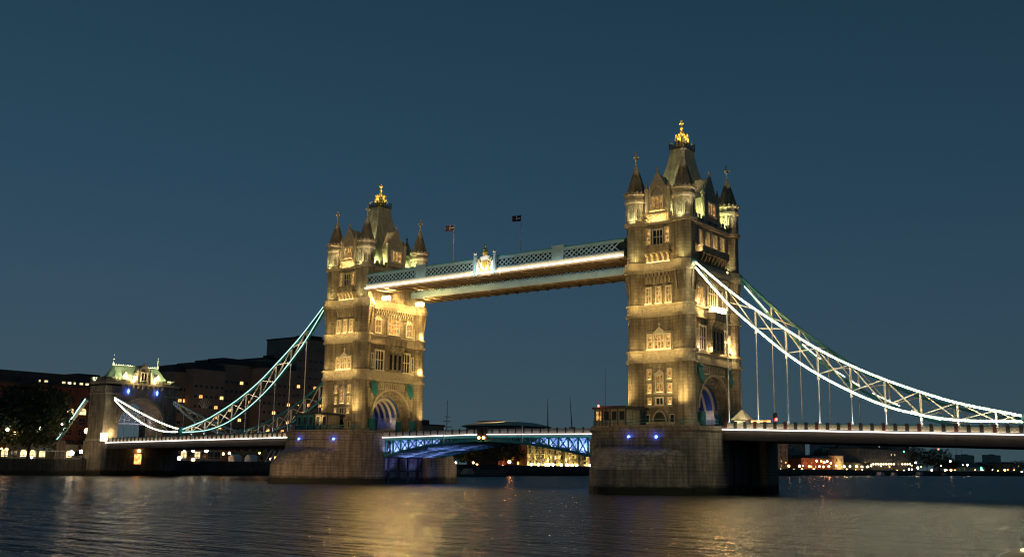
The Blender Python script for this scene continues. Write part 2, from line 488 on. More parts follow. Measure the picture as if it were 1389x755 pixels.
# ------------------------------------------------------------------ main towers
YEL = (1, .675, .235)
GRN = (.92, 1, .42)
WH = (1, .88, .55)
TA, TB = 5.03, 9.06            # turret axes
WX, WY = 5.75, 9.75            # wall planes
Z0 = 11.4


def arch_pts(hw, zs, rise, k=14, p=2.0):
    return [(-hw * math.copysign(abs(math.cos(math.pi * i / k)) ** (2 / p), math.cos(math.pi * i / k)), zs + rise * abs(math.sin(math.pi * i / k)) ** (2 / p)) for i in range(k + 1)]


def fin(mb, c, z, s=1.0):
    """cross finial"""
    mb.lathe([(.10 * s, z), (.22 * s, z + .25 * s), (.10 * s, z + .5 * s), (.08 * s, z + 1.0 * s)], c, 6)
    mb.sphere((c[0], c[1], z + 1.15 * s), .28 * s, 6, 4)
    for dx, dy in ((1, 0), (-1, 0), (0, 1), (0, -1)):
        mb.sphere((c[0] + dx * .42 * s, c[1] + dy * .42 * s, z + 1.6 * s), .24 * s, 6, 4)
        mb.bar((c[0], c[1], z + 1.6 * s), (c[0] + dx * .5 * s, c[1] + dy * .5 * s, z + 1.6 * s), .14 * s)
    mb.bar((c[0], c[1], z + .9 * s), (c[0], c[1], z + 2.3 * s), .16 * s, upv=(0, 1, 0))
    mb.sphere((c[0], c[1], z + 2.35 * s), .26 * s, 6, 4)


def ring_box(mb, z0, z1, ex, r=None, tr=True):
    """string course wrapped round walls and turrets"""
    mb.box(-WX - ex, WX + ex, -TB + 1.2, TB - 1.2, z0, z1); mb.box(-TA + 1.2, TA - 1.2, -WY - ex, WY + ex, z0 + .002, z1 - .002)
    if tr:
        for sx in (-1, 1):
            for sy in (-1, 1): mb.lathe([(r + ex, z0 + .004), (r + ex, z1 - .004)], (sx * TA, sy * TB), 16, math.pi / 16)


def tower(cx, label, river_sign):
    """river_sign: +1 when the +x face carries the walkways"""
    t = thing('bridge_tower', label, 'tower', (cx, 0, Z0), 'gothic towers of the bridge')
    O = Matrix.Translation((cx, 0, 0))
    # --- walls: a road arch pierces the lowest stage along x
    a = MB(O)
    HW = 4.75; ZS, RISE = 15.0, 4.6
    a.box(-WX, WX, -WY, -HW - 1.2, Z0, 23.2); a.box(-WX, WX, HW + 1.2, WY, Z0, 23.2)
    ap = arch_pts(HW, ZS, RISE)
    inner = [(HW + 1.2, Z0), (HW + 1.2, 23.2), (-HW - 1.2, 23.2), (-HW - 1.2, Z0), (-HW, Z0)] + ap + [(HW, Z0)]
    a.ext([(-WX + 1.6, y, z) for y, z in inner], (2 * WX - 3.2, 0, 0))
    for sg in (1, -1):      # stepped mouldings open outwards
        for k, (gr, dep) in enumerate(((.45, .55), (.85, .55), (1.2, .5))):
            x0 = sg * (WX - 1.6 + sum((.55, .55, .5)[:k]))
            rr = arch_pts(HW + gr, ZS, RISE + gr)
            prof = [(HW + 1.2, Z0), (HW + 1.2, 23.2), (-HW - 1.2, 23.2), (-HW - 1.2, Z0), (-HW - gr, Z0)] + rr + [(HW + gr, Z0)]
            if k == 2:
                prof = [(HW + 1.2, 23.2), (-HW - 1.2, 23.2)] + arch_pts(HW + 1.2, ZS, RISE + 1.15)
            a.ext([(x0, y, z) for y, z in prof], (sg * dep, 0, 0))
    a.box(-WX, WX, -WY, WY, 23.2, 48.9)
    a.build('wall', STONE, t)
    # hood mould rings over the arches
    for sg in (1, -1):
        hm = MB(O)
        o_ = arch_pts(HW + 1.75, ZS, RISE + 1.75); i_ = arch_pts(HW + 1.35, ZS, RISE + 1.35)
        hm.ext([(sg * WX, y, z) for y, z in o_ + i_[::-1]], (sg * .3, 0, 0))
        hm.build('arch_moulding', TRIM, t)
    # --- vault lining and iron ribs of the road arch
    v = MB(O); li = arch_pts(HW - .003, ZS, RISE - .003); l2 = arch_pts(HW - .15, ZS, RISE - .15)
    v.ext([(-WX + 1.62, y, z) for y, z in li + l2[::-1]], (2 * WX - 3.24, 0, 0))
    vo = v.build('vault', BLUEPAINT, t)
    for i in range(5):
        x = -3.6 + i * 1.8
        v = MB(O); v.ext([(x - .12, y, z) for y, z in arch_pts(HW - .16, ZS - 1.2, RISE + 1.04) + arch_pts(HW - .72, ZS - 1.2, RISE + .4)[::-1]], (.24, 0, 0))
        v.build('rib', TRIM, vo)
    for sg in (1, -1):
        for y0, y1 in ((-HW + .02, -HW + 1.5), (HW - 1.5, HW - .02)):
            s_ = MB(O); s_.box(sg * 4.6 - .15, sg * 4.6 + .15, y0, y1, Z0, Z0 + 2.6)
            for k in range(4): s_.box(sg * 4.6 - .22, sg * 4.6 + .22, y0 + k * .45, y0 + k * .45 + .1, Z0, Z0 + 2.8)
            s_.build('portal_screen', TEAL, t)
        # teal iron casings where the chains come down to the deck
        for y0, y1 in ((HW + 1.6, WY - 2.6), (-WY + 2.6, -HW - 1.6)):
            s_ = MB(O); s_.box(sg * (WX + .05), sg * (WX + 1.5), y0, y1, Z0, Z0 + 2.7); s_.box(sg * (WX + .04), sg * (WX + 1.6), y0 - .06, y1 + .06, Z0 + 2.7, Z0 + 2.85); s_.build('chain_casing', TEAL, t)
    # --- string courses
    c = MB(O)
    c.box(-WX - .35, WX + .35, -TB + 1.2, -HW - 1.3, Z0, Z0 + .9); c.box(-WX - .35, WX + .35, HW + 1.3, TB - 1.2, Z0, Z0 + .9)
    c.box(-TA + 1.2, TA - 1.2, -WY - .35, WY + .35, Z0, Z0 + .9)
    c.build('plinth', TRIM, t)
    for z0, z1, ex in ((23.0, 23.55, .38), (23.55, 24.9, .14), (24.9, 25.25, .42), (31.4, 31.85, .42), (31.85, 33.3, .12), (33.3, 33.65, .38), (39.55, 40.0, .42), (40.0, 40.7, .62), (40.7, 41.55, .4), (48.7, 49.05, .35), (49.05, 49.4, .5)):
        c = MB(O); ring_box(c, z0, z1, ex, 1.78 if z1 < 36 else 1.9); c.build('string_course', TRIM, t)
    # --- corbel tables under the cornice
    c = MB(O)
    for sx, sy, d, hwid, cnt in ((0, -1, WY, 2.75, 7), (0, 1, WY, 2.75, 7), (1, 0, WX, 6.4, 16), (-1, 0, WX, 6.4, 16)):
        M = O @ face(sx, sy, d); q = MB(M)
        for i in range(cnt):
            u = -hwid + 2 * hwid * (i + .5) / cnt; ww = hwid / cnt
            q.box(u - ww * .28, u + ww * .28, 0, .3, 37.6, 38.3); q.box(u - ww * .4, u + ww * .4, 0, .5, 38.302, 38.9); q.box(u - ww * .9, u - ww * .5, 0, .62, 38.902, 39.55); q.box(u + ww * .5, u + ww * .9, 0, .62, 38.902, 39.55)
            q.box(u - ww, u - ww * .55, 0, .22, 37.7, 38.28)
        q.build('corbel_table', TRIM, t)
    # --- crenellated parapet
    for sy in (-1, 1):
        for x0, x1 in ((-TA + 1.8, -2.3), (2.3, TA - 1.8)):
            c = MB(O); c.box(x0, x1, sy * WY - .25, sy * WY + .25, 49.4, 50.1)
            c.box(x0 + .1, x0 + .5, sy * WY - .25, sy * WY + .25, 50.102, 50.8); c.build('parapet', STONE, t)
    for sx in (-1, 1):
        c = MB(O); c.box(sx * WX - .25, sx * WX + .25, -TB + 1.9, TB - 1.9, 49.4, 50.1)
        for i in range(10):
            y = -6.6 + i * 1.4
            c.box(sx * WX - .25, sx * WX + .25, y, y + .75, 50.102, 50.85)
        c.build('parapet', STONE, t)
    # --- turrets: thing > turret > spire / finial
    for sx in (-1, 1):
        for sy in (-1, 1):
            cc = (sx * TA, sy * TB); q = MB(O)
            q.lathe([(2.15, Z0), (2.15, 12.0), (1.95, 12.3), (1.82, 12.6), (1.8, 22.9), (1.78, 23.2), (1.74, 25.2), (1.74, 36.2), (1.8, 37.0), (2.12, 39.3), (2.12, 39.6)], cc, 16, math.pi / 16)
            q.lathe([(1.95, 39.6), (1.9, 41.6), (1.9, 48.7)], cc, 8, math.pi / 8)
            for k in range(8):      # pointed flutes of the corbelled turret head
                an = math.pi / 8 + k * math.pi / 4; dx, dy = math.cos(an), math.sin(an)
                q.bar((cc[0] + dx * 1.75, cc[1] + dy * 1.75, 36.0), (cc[0] + dx * 2.2, cc[1] + dy * 2.2, 39.5), .28)
            tu = q.build('turret', STONE, t)
            q = MB(O)
            q.lathe([(2.0, 48.7), (2.3, 49.1), (2.3, 49.5), (2.02, 49.7), (2.02, 53.1), (2.3, 53.35), (2.35, 53.75), (2.05, 53.8), (2.1, 54.6), (2.38, 54.8), (2.38, 55.05), (1.9, 55.06)], cc, 8, math.pi / 8)
            for k in range(8):
                an = k * math.pi / 4; dx, dy = math.cos(an), math.sin(an); tx, ty = -dy, dx
                rr = 2.02 * math.cos(math.pi / 8)
                for s2 in (-.42, .42):
                    q.bar((cc[0] + dx * (rr + .05) + tx * s2, cc[1] + dy * (rr + .05) + ty * s2, 49.8), (cc[0] + dx * (rr + .05) + tx * s2, cc[1] + dy * (rr + .05) + ty * s2, 52.0), .14, upv=(0, 1, 0))
                    q.bar((cc[0] + dx * (rr + .05) + tx * s2, cc[1] + dy * (rr + .05) + ty * s2, 52.0), (cc[0] + dx * (rr + .05), cc[1] + dy * (rr + .05), 52.9), .14)
                q.bar((cc[0] + dx * 2.2 + tx * .4, cc[1] + dy * 2.2 + ty * .4, 55.05), (cc[0] + dx * 2.2 + tx * .4, cc[1] + dy * 2.2 + ty * .4, 55.35), .3, upv=(0, 1, 0))
                q.bar((cc[0] + dx * 2.2 - tx * .4, cc[1] + dy * 2.2 - ty * .4, 55.05), (cc[0] + dx * 2.2 - tx * .4, cc[1] + dy * 2.2 - ty * .4, 55.35), .3, upv=(0, 1, 0))
            q.build('drum', TRIM, tu)
            q = MB(O)
            for k in range(8):
                an = k * math.pi / 4; dx, dy = math.cos(an), math.sin(an); tx, ty = -dy, dx; rr = 2.02 * math.cos(math.pi / 8) + .012
                P_ = lambda s2, z: (cc[0] + dx * rr + tx * s2, cc[1] + dy * rr + ty * s2, z)
                q.ext([P_(-.3, 50.2), P_(.3, 50.2), P_(.3, 51.6), P_(0, 52.3), P_(-.3, 51.6)], (dx * .02, dy * .02, 0))
            q.build('lancet', SPIRE, tu)
            q = MB(O); q.lathe([(1.98, 55.06), (1.05, 58.0), (.16, 61.0)], cc, 8, math.pi / 8)
            for k in range(8):
                an = math.pi / 8 + k * math.pi / 4; dx, dy = math.cos(an), math.sin(an)
                q.bar((cc[0] + dx * 1.95, cc[1] + dy * 1.95, 55.1), (cc[0] + dx * .14, cc[1] + dy * .14, 61.0), .12)
            q.build('spire', SPIRE, tu)
            q = MB(O); fin(q, cc, 60.9, 1.05); q.build('finial', TRIM, tu)
    # --- main roof, cresting and crown
    q = MB(O); rings = []
    for z, hx, hy in ((49.6, 4.7, 7.6), (52, 4.2, 6.6), (55, 3.55, 5.2), (57.6, 2.95, 4.1), (61, 2.2, 2.9), (63.6, 1.75, 2.2), (65.3, 1.55, 1.9)):
        rings.append([(-hx, -hy, z), (hx, -hy, z), (hx, hy, z), (-hx, hy, z)])
    q.loft(rings); ro = q.build('roof', ROOF, t)
    q = MB(O); q.box(-1.75, 1.75, -2.1, 2.1, 65.3, 65.7)
    for i in range(7):
        y = -2.0 + i * 4 / 6
        for x in (-1.7, 1.7): q.bar((x, y, 65.7), (x, y, 66.7), .12, upv=(0, 1, 0)); q.sphere((x, y, 66.75), .13, 5, 3)
    for i in range(6):
        x = -1.7 + i * 3.4 / 5
        for y in (-2.0, 2.0): q.bar((x, y, 65.7), (x, y, 66.7), .12, upv=(0, 1, 0)); q.sphere((x, y, 66.75), .13, 5, 3)
    for z in (66.0, 66.4):
        for x in (-1.7, 1.7): q.box(x - .04, x + .04, -2, 2, z, z + .1)
        for y in (-2, 2): q.box(-1.7, 1.7, y - .04, y + .04, z + .002, z + .098)
    q.build('cresting', DKMETAL, ro)
    q = MB(O)
    q.lathe([(1.0, 65.7), (1.15, 66.6), (.7, 66.9), (.95, 67.2)], (0, 0), 10)
    for k in range(8):
        an = k * math.pi / 4; dx, dy = math.cos(an), math.sin(an)
        q.tube([(dx * 1.0, dy * 1.0, 66.6), (dx * 1.35, dy * 1.35, 67.5), (dx * 1.15, dy * 1.15, 68.3)], .2, 6, .08); q.sphere((dx * 1.12, dy * 1.12, 68.4), .22, 6, 4)
        q.tube([(dx * .9, dy * .9, 67.1), (dx * .85, dy * .85, 68.1), (0, 0, 69.0)], .14, 5)
    q.lathe([(.35, 68.6), (.42, 69.0), (.18, 69.4), (.12, 70.4)], (0, 0), 8); q.sphere((0, 0, 69.9), .34, 8, 5)
    q.bar((-.5, 0, 70.9), (.5, 0, 70.9), .18); q.bar((0, -.5, 70.9), (0, .5, 70.9), .18); q.bar((0, 0, 70.3), (0, 0, 71.5), .16, upv=(0, 1, 0)); q.sphere((0, 0, 71.45), .2, 6, 4)
    q.build('crown', GOLD, ro, smooth=True)
    # --- gabled stone dormers on all four sides
    for sx, sy, d, gw, ze, za in ((0, -1, WY, 2.05, 54.9, 58.4), (0, 1, WY, 2.05, 54.9, 58.4), (1, 0, WX, 2.7, 54.6, 58.9), (-1, 0, WX, 2.7, 54.6, 58.9)):
        M = O @ face(sx, sy, d); q = MB(M)
        q.ext([(-gw, -3.2, 48.9), (gw, -3.2, 48.9), (gw, -3.2, ze), (0, -3.2, za), (-gw, -3.2, ze)], (0, 3.35, 0))
        # stepped coping and crockets
        for sg in (-1, 1):
            q.bar((sg * (gw + .12), -.05, ze - .1), (0, -.05, za + .25), .5, .3)
            for k in range(1, 5):
                f_ = k / 5; q.sphere((sg * gw * (1 - f_), 0, ze + (za - ze) * f_ + .3), .22, 5, 3)
            q.lathe([(.38, 48.9), (.38, 55.2), (.5, 55.4), (.5, 55.7), (.3, 55.8), (.03, 57.2)], (sg * (gw + .25), .1), 8, math.pi / 8)
        q.bar((0, 0, za), (0, 0, za + 1.3), .2, upv=(0, 1, 0)); q.sphere((0, 0, za + 1.1), .28, 6, 4)
        o_ = arch_pts(gw * .72, 54.3, 1.8); i_ = arch_pts(gw * .55, 54.3, 1.45)
        q.ext([(y, .15, z) for y, z in o_ + i_[::-1]], (0, .2, 0))
        q.box(-gw, gw, .15, .4, 50.3, 50.7)
        dm = q.build('dormer', TRIM, t)
        Mx = M @ Matrix.Translation((0, .15, 0))
        window(t, Mx, 0, 51.4, gw * 1.1, 2.5, 3, True, PANE, False, False)
    # --- windows
    for sy in (-1, 1):
        M = O @ face(0, sy, WY); k = dict(sill=sy < 0)
        for u in (-2.05, 2.05):
            window(t, M, u, 20.1, .75, 1.7, 1, True, trans=False, **k); window(t, M, u, 17.6, .75, 1.6, 1, True, trans=False, **k)
            window(t, M, u, 15.5, .75, 1.15, 1, False, trans=False, **k)
        window(t, M, 0, 17.7, 1.35, 3.1, 2, True, hood=True, **k)
        window(t, M, 0, 15.5, 1.3, 1.1, 2, False, GLASSD, False, False)
        window(t, M, -1.9, 25.5, .85, 2.7, 1, True, **k); window(t, M, 1.9, 25.5, .85, 2.7, 1, True, **k)
        window(t, M, 0, 25.5, 1.9, 2.75, 3, True, hood=True, **k)
        for u in (-2.1, 0, 2.1): window(t, M, u, 33.95, .95, 2.9, 2, True, **k)
        for u in (-1.95, 1.95): window(t, M, u, 45.0, .8, 2.9, 1, True, **k)
        window(t, M, 0, 44.9, 1.9, 2.7, 3, False, GLASSD, False)
        q = MB(M)
        q.box(-2.6, 2.6, 0, .2, 17.25, 17.45); q.build('sill_band', TRIM, t); q = MB(M); q.box(-2.7, 2.7, 0, .25, 15.0, 15.28); q.build('sill_band', TRIM, t); q = MB(M)
        # great surround of the stage-two group
        q.box(-2.75, 2.75, 0, .2, 28.5, 28.75); q.box(-2.75, -2.6, 0, .2, 25.25, 28.5); q.box(2.6, 2.75, 0, .2, 25.25, 28.5)
        q.build('window_surround', TRIM, t); q = MB(M)
        # doorway
        o_ = arch_pts(1.5, 12.6, 1.9); i_ = arch_pts(1.15, 12.6, 1.5)
        q.ext([(y, 0, z) for y, z in [(-1.5, Z0)] + o_ + [(1.5, Z0), (1.15, Z0)] + i_[::-1] + [(-1.15, Z0)]], (0, .4, 0))
        q.build('door_surround', TRIM, t)
        q = MB(M); q.ext([(y, .02, z) for y, z in [(-1.15, Z0)] + i_ + [(1.15, Z0)]], (0, .08, 0)); q.build('door', DKMETAL, t)
        for u in (-2.5, 2.5): window(t, M, u, 12.3, .7, 1.3, 1, False, GLASSD, False, False)
        # balcony
        q = MB(M); q.box(-2.75, 2.75, 0, 1.1, 43.2, 43.5); q.box(-2.75, 2.75, .95, 1.12, 43.502, 44.7)
        for i in range(6):
            u = -2.5 + i; q.box(u - .08, u + .08, 1.12, 1.2, 43.5, 44.7)
        bo = q.build('balcony', STONE, t)
        q = MB(M)
        for i in range(5):
            u = -2.2 + i * 1.1
            q.ext([(u - .22, 0, 41.6), (u - .22, .35, 41.8), (u - .22, .5, 42.5), (u - .22, 1.0, 43.0), (u - .22, 1.0, 43.198), (u - .22, 0, 43.198)], (.44, 0, 0))
        q.build('corbel', TRIM, bo)
        if sy < 0:
            q = MB(M); q.box(-2.4, 2.4, .25, .33, 41.56, 41.62); q.build('lamp_strip', SILL, bo)
    for sx in (-1, 1):
        M = O @ face(sx, 0, WX); riv = (sx == river_sign)
        lit = PANE if sx > 0 else GLASSD
        # blind arcade over the road arch
        q = MB(M)
        for i in range(13):
            u = -4.2 + i * .7; q.box(u - .1, u + .1, 0, .25, 21.35, 22.6)
            if i < 12: q.ext([(u + .1, 0, 22.6), (u + .6, 0, 22.6), (u + .35, 0, 22.85)], (0, .2, 0))
        q.box(-4.4, 4.4, 0, .22, 21.1, 21.348)
        q.build('blind_arcade', TRIM, t)
        # stage two: flanking windows and projecting central bay with balcony
        for u in (-4.4, 4.4): window(t, M, u, 25.5, 2.5, 4.4, 3, True, GLASSD if sx > 0 else GLASSD, False)
        for u in (-6.75, 6.75): window(t, M, u, 26, .55, 3.2, 1, True, GLASSD, False)
        q = MB(M)
        q.box(-2.2, 2.2, 0, .9, 25.25, 31.2)
        for u in (-2.2, -.75, .75, 2.2): q.box(u - .2, u + .2, .9, 1.15, 25.25, 31.0)
        q.ext([(-2.5, 0, 29.3), (-2.5, .9, 29.6), (-2.5, 1.9, 31.0), (-2.5, 1.9, 31.3), (-2.5, 0, 31.3)], (5.0, 0, 0))
        q.box(-2.7, 2.7, 0, 2.0, 31.302, 31.7); q.box(-2.7, 2.7, 1.85, 2.0, 31.702, 32.6); q.box(-2.7, -2.55, .2, 1.85, 31.702, 32.6); q.box(2.55, 2.7, .2, 1.85, 31.702, 32.6)
        by = q.build('oriel', STONE, t)
        q = MB(M)
        for i in range(3): q.box(-1.95 + i * 1.47, -.98 + i * 1.47, .9, .95, 25.8, 29.2)
        q.build('pane', GLASSD, by)
        # stage three
        window(t, M, 0, 34.0, 3.4, 4.6, 4, True, GLASSD if not riv else PANE, riv)
        for u in (-5.2, 5.2): window(t, M, u, 34.0, 1.7, 3.0, 2, True, PANE if sx > 0 else GLASSD, sx > 0, hood=True)
        # stage four, shown only on the shore side
        if not riv:
            for u in (-4.6, -1.55, 1.55, 4.6): window(t, M, u, 45.2, 1.0, 2.6, 2, True, PANE if sx > 0 else GLASSD, sx > 0)
            q = MB(M); q.box(-5.4, 5.4, 0, 1.2, 43.4, 43.7); q.box(-5.4, 5.4, 1.05, 1.2, 43.702, 44.8)
            for i in range(8):
                u = -4.9 + i * 1.4
                q.ext([(u - .2, 0, 41.4), (u - .2, .5, 42.2), (u - .2, 1.0, 43.1), (u - .2, 1.0, 43.398), (u - .2, 0, 43.398)], (.4, 0, 0))
            q.build('balcony', STONE, t)
        # heraldic shields of the road arch
        for u in (-5.9, 5.9):
            q = MB(M)
            q.ext([(u - .75, 0, 22.3), (u + .75, 0, 22.3), (u + .75, .5, 20.4), (u, .7, 19.3), (u - .75, .5, 20.4)], (0, .35, 0)); q.lathe([(.6, 22.3), (.7, 22.6), (.05, 23.0)], (u, .35), 8)
            q.build('shield', TEAL, t)
    return t


TL = tower(-41.15, 'floodlit gothic stone tower at left, the farther one, its arch facing the central span', 1)
TR = tower(41.15, 'floodlit gothic stone tower at right, nearest and largest, with bright chains running from it', -1)


def tower_lights(t, cx, side):
    P = lambda x, y, z: (cx + x, y, z)
    # ground floods on the pier head
    for x, pw in ((-TA - 2.5, 3800), (TA + .5, 4600)):
        light('SPOT', P(x, -TB - 5.5, 15.7), pw * .55, YEL, P(x * .85, -TB, 19), t, .3, 75, 1.0)
    light('SPOT', P(0, -TB - 10, 11.9), 2600, YEL, P(0, -TB, 21), t, .3, 50, .9)
    # ledge lights washing each stage of the face with the windows
    for z, pw in ((24.9, 300), (33.3, 300), (41.3, 170)):
        light('AREA', P(0, -WY - 2.9, z - .6), pw, YEL, P(0, -WY + .3, z + 3.4), t, 11, size_y=.3)
        light('AREA', P(0, -WY - .75, z + .35), pw * .13, YEL, P(0, -WY, z + 2.0), t, 5.5, size_y=.1)
    light('AREA', P(0, -WY - 1.2, 49.3), 190, YEL, P(0, -WY, 52), t, 3.6, size_y=.1)
    # lamps at the feet of the upper turret stages and drums
    for sx in (-1, 1):
        for sy in (-1, 1):
            ox, oy = sx * TA, sy * TB
            light('SPOT', P(ox + 1.2, oy - 3.2, 41.3), 420, (.95, .85, .35), P(ox, oy, 45.5), t, .15, 80, .9)
            light('SPOT', P(ox + .6, oy - 3.6, 49.0), 520, (.95, .9, .45), P(ox, oy, 52.3), t, .15, 80, .9)
            light('SPOT', P(ox + 3.2, oy - 2.2, 50.0), 520, (1, .8, .5), P(ox, oy, 57.5), t, .15, 60, .9)
            light('SPOT', P(ox + 2.0, oy - 2.5, 57.0), 520, (1, .85, .6), P(ox, oy, 62.5), t, .15, 50, .9)
    # roof lamps behind the parapet
    for x, y, pw in ((-3.2, -8.4, 600), (3.2, -8.4, 650), (4.9, -5.2, 800), (4.9, 5.2, 800), (-4.9, -6.0, 500), (3.0, 8.4, 600)):
        light('POINT', P(x, y, 51.0), pw, GRN, None, t, .25)
    for x, y in ((2.6, -3.2), (-2.4, -3.2), (3.4, 1.0)):
        light('SPOT', P(x, y, 65.9), 2300, (1, .88, .4), P(0, 0, 68.8), t, .2, 46, .5)
    for y in (-7.4, 7.4): light('SPOT', P(3.7, y, 55.3), 3000, (1, .78, .40), P(.9, 0, 60.2), t, .3, 75, 1.0)
    light('SPOT', P(-3.7, -7.4, 55.3), 2200, (.95, .95, .45), P(-.5, -1, 60), t, .3, 75, 1.0)
    # road arch: blue washes on the vault, warm lamps at its springing
    for y in (-3.4, 3.4):
        light('POINT', P(-1.5, y, 13.6), 30, (.12, .2, 1), None, t, .3); light('POINT', P(2.4, y, 13.6), 40, (.12, .2, 1), None, t, .3)
        light('POINT', P(2.9, y * 1.1, 14.2), 36, (1, .85, .5), None, t, .2)


tower_lights(TL, -41.15, 1); tower_lights(TR, 41.15, -1)
# spots added off the near bank, without masts, wash both towers evenly
for cx_, pw_, an_ in ((-41.15, 480000, 15), (41.15, 290000, 19)):
    light('SPOT', (95 if cx_ < 0 else 52, -215, 9), pw_, (1, .65, .235), (cx_, 0, 43), None, 1.5, an_, .25)


def flood(t, p, s=.35, mat=FLOOD):
    """floodlight: a lens plate on the front of a dark housing"""
    q = MB(); q.box(p[0] - s, p[0] + s, p[1] - s, p[1] + s, p[2] - s * .8, p[2] + s * .8); q.box(p[0] - s * .3, p[0] + s * .3, p[1] - s * .3, p[1] + s * .3, p[2] - s * 1.6, p[2] - s * .802)
    o = q.build('floodlight', DKMETAL, t)
    q = MB(); q.box(p[0] + s + .01, p[0] + s + .06, p[1] - s * .95, p[1] + s * .95, p[2] - s * .75, p[2] + s * .75); q.box(p[0] - s * .9, p[0] + s * .9, p[1] - s - .06, p[1] - s - .01, p[2] - s * .75, p[2] + s * .75); q.build('lens', mat, o)
    q = MB(); q.box(p[0] - s, p[0] + s + .75, p[1] - s - .75, p[1] + s, p[2] + s * .8 + .01, p[2] + s * .8 + .06); q.box(p[0] - s * 1.3, p[0] - s - .01, p[1] - s - .75, p[1] + s, p[2] - s, p[2] + s * .8); q.build('added_visor', DKMETAL, o)  # shield added to keep the lens light off soffit and wall
    return o


# left tower, river face: two floods hung under the walkways
for y in (-5.2, 6.2):
    flood(TL, (-41.15 + WX + 2.7, y, 41.8), .42, FLOODX)
    light('POINT', (-41.15 + WX + 2.2, y, 41.0), 260, YEL, None, TL, .3)
light('SPOT', (-41.15 + WX + 9, -3, 12.2), 5000, YEL, (-41.15 + WX, 0, 24), TL, .3, 90)
light('SPOT', (-41.15 + WX + 4.5, TB + 1, 12.2), 4000, YEL, (-41.15 + TA, TB, 22), TL, .3, 60)
light('POINT', (-41.15 + WX + 1.6, TB - .5, 25.9), 420, YEL, None, TL, .2)
light('POINT', (-41.15 + WX + 1.6, TB - .5, 34.2), 520, YEL, None, TL, .2)
# right tower, shore face: blazing balcony lamps, small accents
for y in (-1.7, 0, 1.7):
    flood(TR, (41.15 + WX + 1.3, y, 33.1), .4, FLOODR)
light('POINT', (41.15 + WX + 1.4, 0, 34.0), 900, (1, .7, .3), None, TR, .5)
for y, z, p_ in ((-6.8, 25.8, 40), (-2.6, 25.8, 40), (2.9, 25.9, 60), (6.6, 26.2, 160), (-6.6, 34.2, 60), (-3.4, 34.2, 40), (5.6, 27.8, 60), (-4, 44, 60), (0, 44, 60), (4, 44, 60)):
    light('POINT', (41.15 + WX + .9, y, z), p_ * 3, (1, .68, .3), None, TR, .15)
light('SPOT', (41.15 + WX + 10, 2, 12.2), 900, YEL, (41.15 + WX, 0, 22), TR, .3, 90)
light('SPOT', (41.15 + WX + 3, TB + 3, 12.2), 1500, YEL, (41.15 + TA, TB, 24), TR, .3, 50)
light('SPOT', (41.15 - 9, -TB - 1, 12.0), 2500, YEL, (41.15 - TA - 1, -TB, 18), TR, .3, 60)
light('SPOT', (-41.15 - 11, -TB - 1, 13.0), 1500, YEL, (-41.15 - TA - 1, -TB, 18), TL, .3, 60)


# ------------------------------------------------------------------ high-level walkways
def walkway(sy, label):
    t = thing('high_walkway', label, 'walkway', (0, sy * 7.5, 42.9), 'high-level walkways between the towers')
    X0, X1 = -33.9, 34.3
    yo, yi = sy * 10.8, sy * 4.2
    a = MB(); a.box(X0, X1, min(yo, yi), max(yo, yi), 42.95, 43.5)
    for i in range(24):
        x = X0 + 1.4 + i * 2.85; a.box(x - .12, x + .12, min(yo, yi) + .1, max(yo, yi) - .1, 42.7, 42.948)
        a.bar((x, yo - sy * .2, 42.8), (x + 2.85 if i < 23 else x, yi + sy * .2, 42.8), .1)
    a.build('soffit', BROWN, t)
    a = MB()
    for y in (yo - sy * .15, yi + sy * .15):
        a.box(X0, X1, y - .12, y + .12, 46.15, 46.6); a.box(X0, X1, y - .1, y + .1, 44.25, 44.45)
        x = X0 + .5
        while x < X1 - 2.3:
            for o_ in (0, 1.15):
                if x + o_ + 2.3 < X1:
                    a.bar((x + o_, y, 44.4), (x + o_ + 2.3, y, 46.2), .15, .18); a.bar((x + o_ + 2.3, y + .02, 44.4), (x + o_, y + .02, 46.2), .15, .18)
            x += 2.3
    a.build('lattice', PALEBLUE, t)
    a = MB()
    a.box(X0, X1, min(yo - sy * .5, yi + sy * .5), max(yo - sy * .5, yi + sy * .5), 43.52, 44.0)
    a.box(X0, X1, yo - sy * .9 - .04, yo - sy * .9 + .04, 44.0, 46.2); a.box(X0, X1, yi + sy * .9 - .04, yi + sy * .9 + .04, 44.0, 46.2)
    a.build('glazing', GLASSD, t)
    a = MB(); rr = [(yo, 46.6), (yo, 46.8), (sy * 7.5, 47.5), (yi, 46.8), (yi, 46.6)]
    a.ext([(X0, y, z) for y, z in rr], (X1 - X0, 0, 0)); a.build('roof', TEAL, t)
    # fascia: cream ornament band over the light line (near side) / teal boxed band (far side)
    a = MB(); a.box(X0, X1, yo - .1, yo + .1, 43.55, 44.25); a.box(X0, X1, yi - .1, yi + .1, 43.0, 44.25)
    k = 0; x = X0 + .4
    while x < X1 - .8:
        for y, s2 in ((yo, sy), (yi, -sy)): a.box(x, x + .75, min(y + s2 * .1, y + s2 * .17), max(y + s2 * .1, y + s2 * .17), 43.7, 44.15)
        x += 1.42
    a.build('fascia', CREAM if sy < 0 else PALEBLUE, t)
    if sy < 0:
        a = MB(); a.box(X0, X1, yo - .5, yo - .15, 43.33, 43.5); a.build('light_strip', LEDW, t)
    for xx in (-17.3, 19.2):
        a = MB(); y = yo + sy * .15
        a.box(xx - 1.35, xx + 1.35, min(y, y - sy * .6), max(y, y - sy * .6), 44.2, 46.95)
        a.box(xx - 1.5, xx + 1.5, min(y + sy * .05, y - sy * .65), max(y + sy * .05, y - sy * .65), 46.95, 47.15)
        a.box(xx - .4, xx + .4, y - .06, y + .06, 44.8, 46.3)
        a.build('pilaster', PALEBLUE, t)
    for x in (X0 + .8,):
        pass
    return t, yo


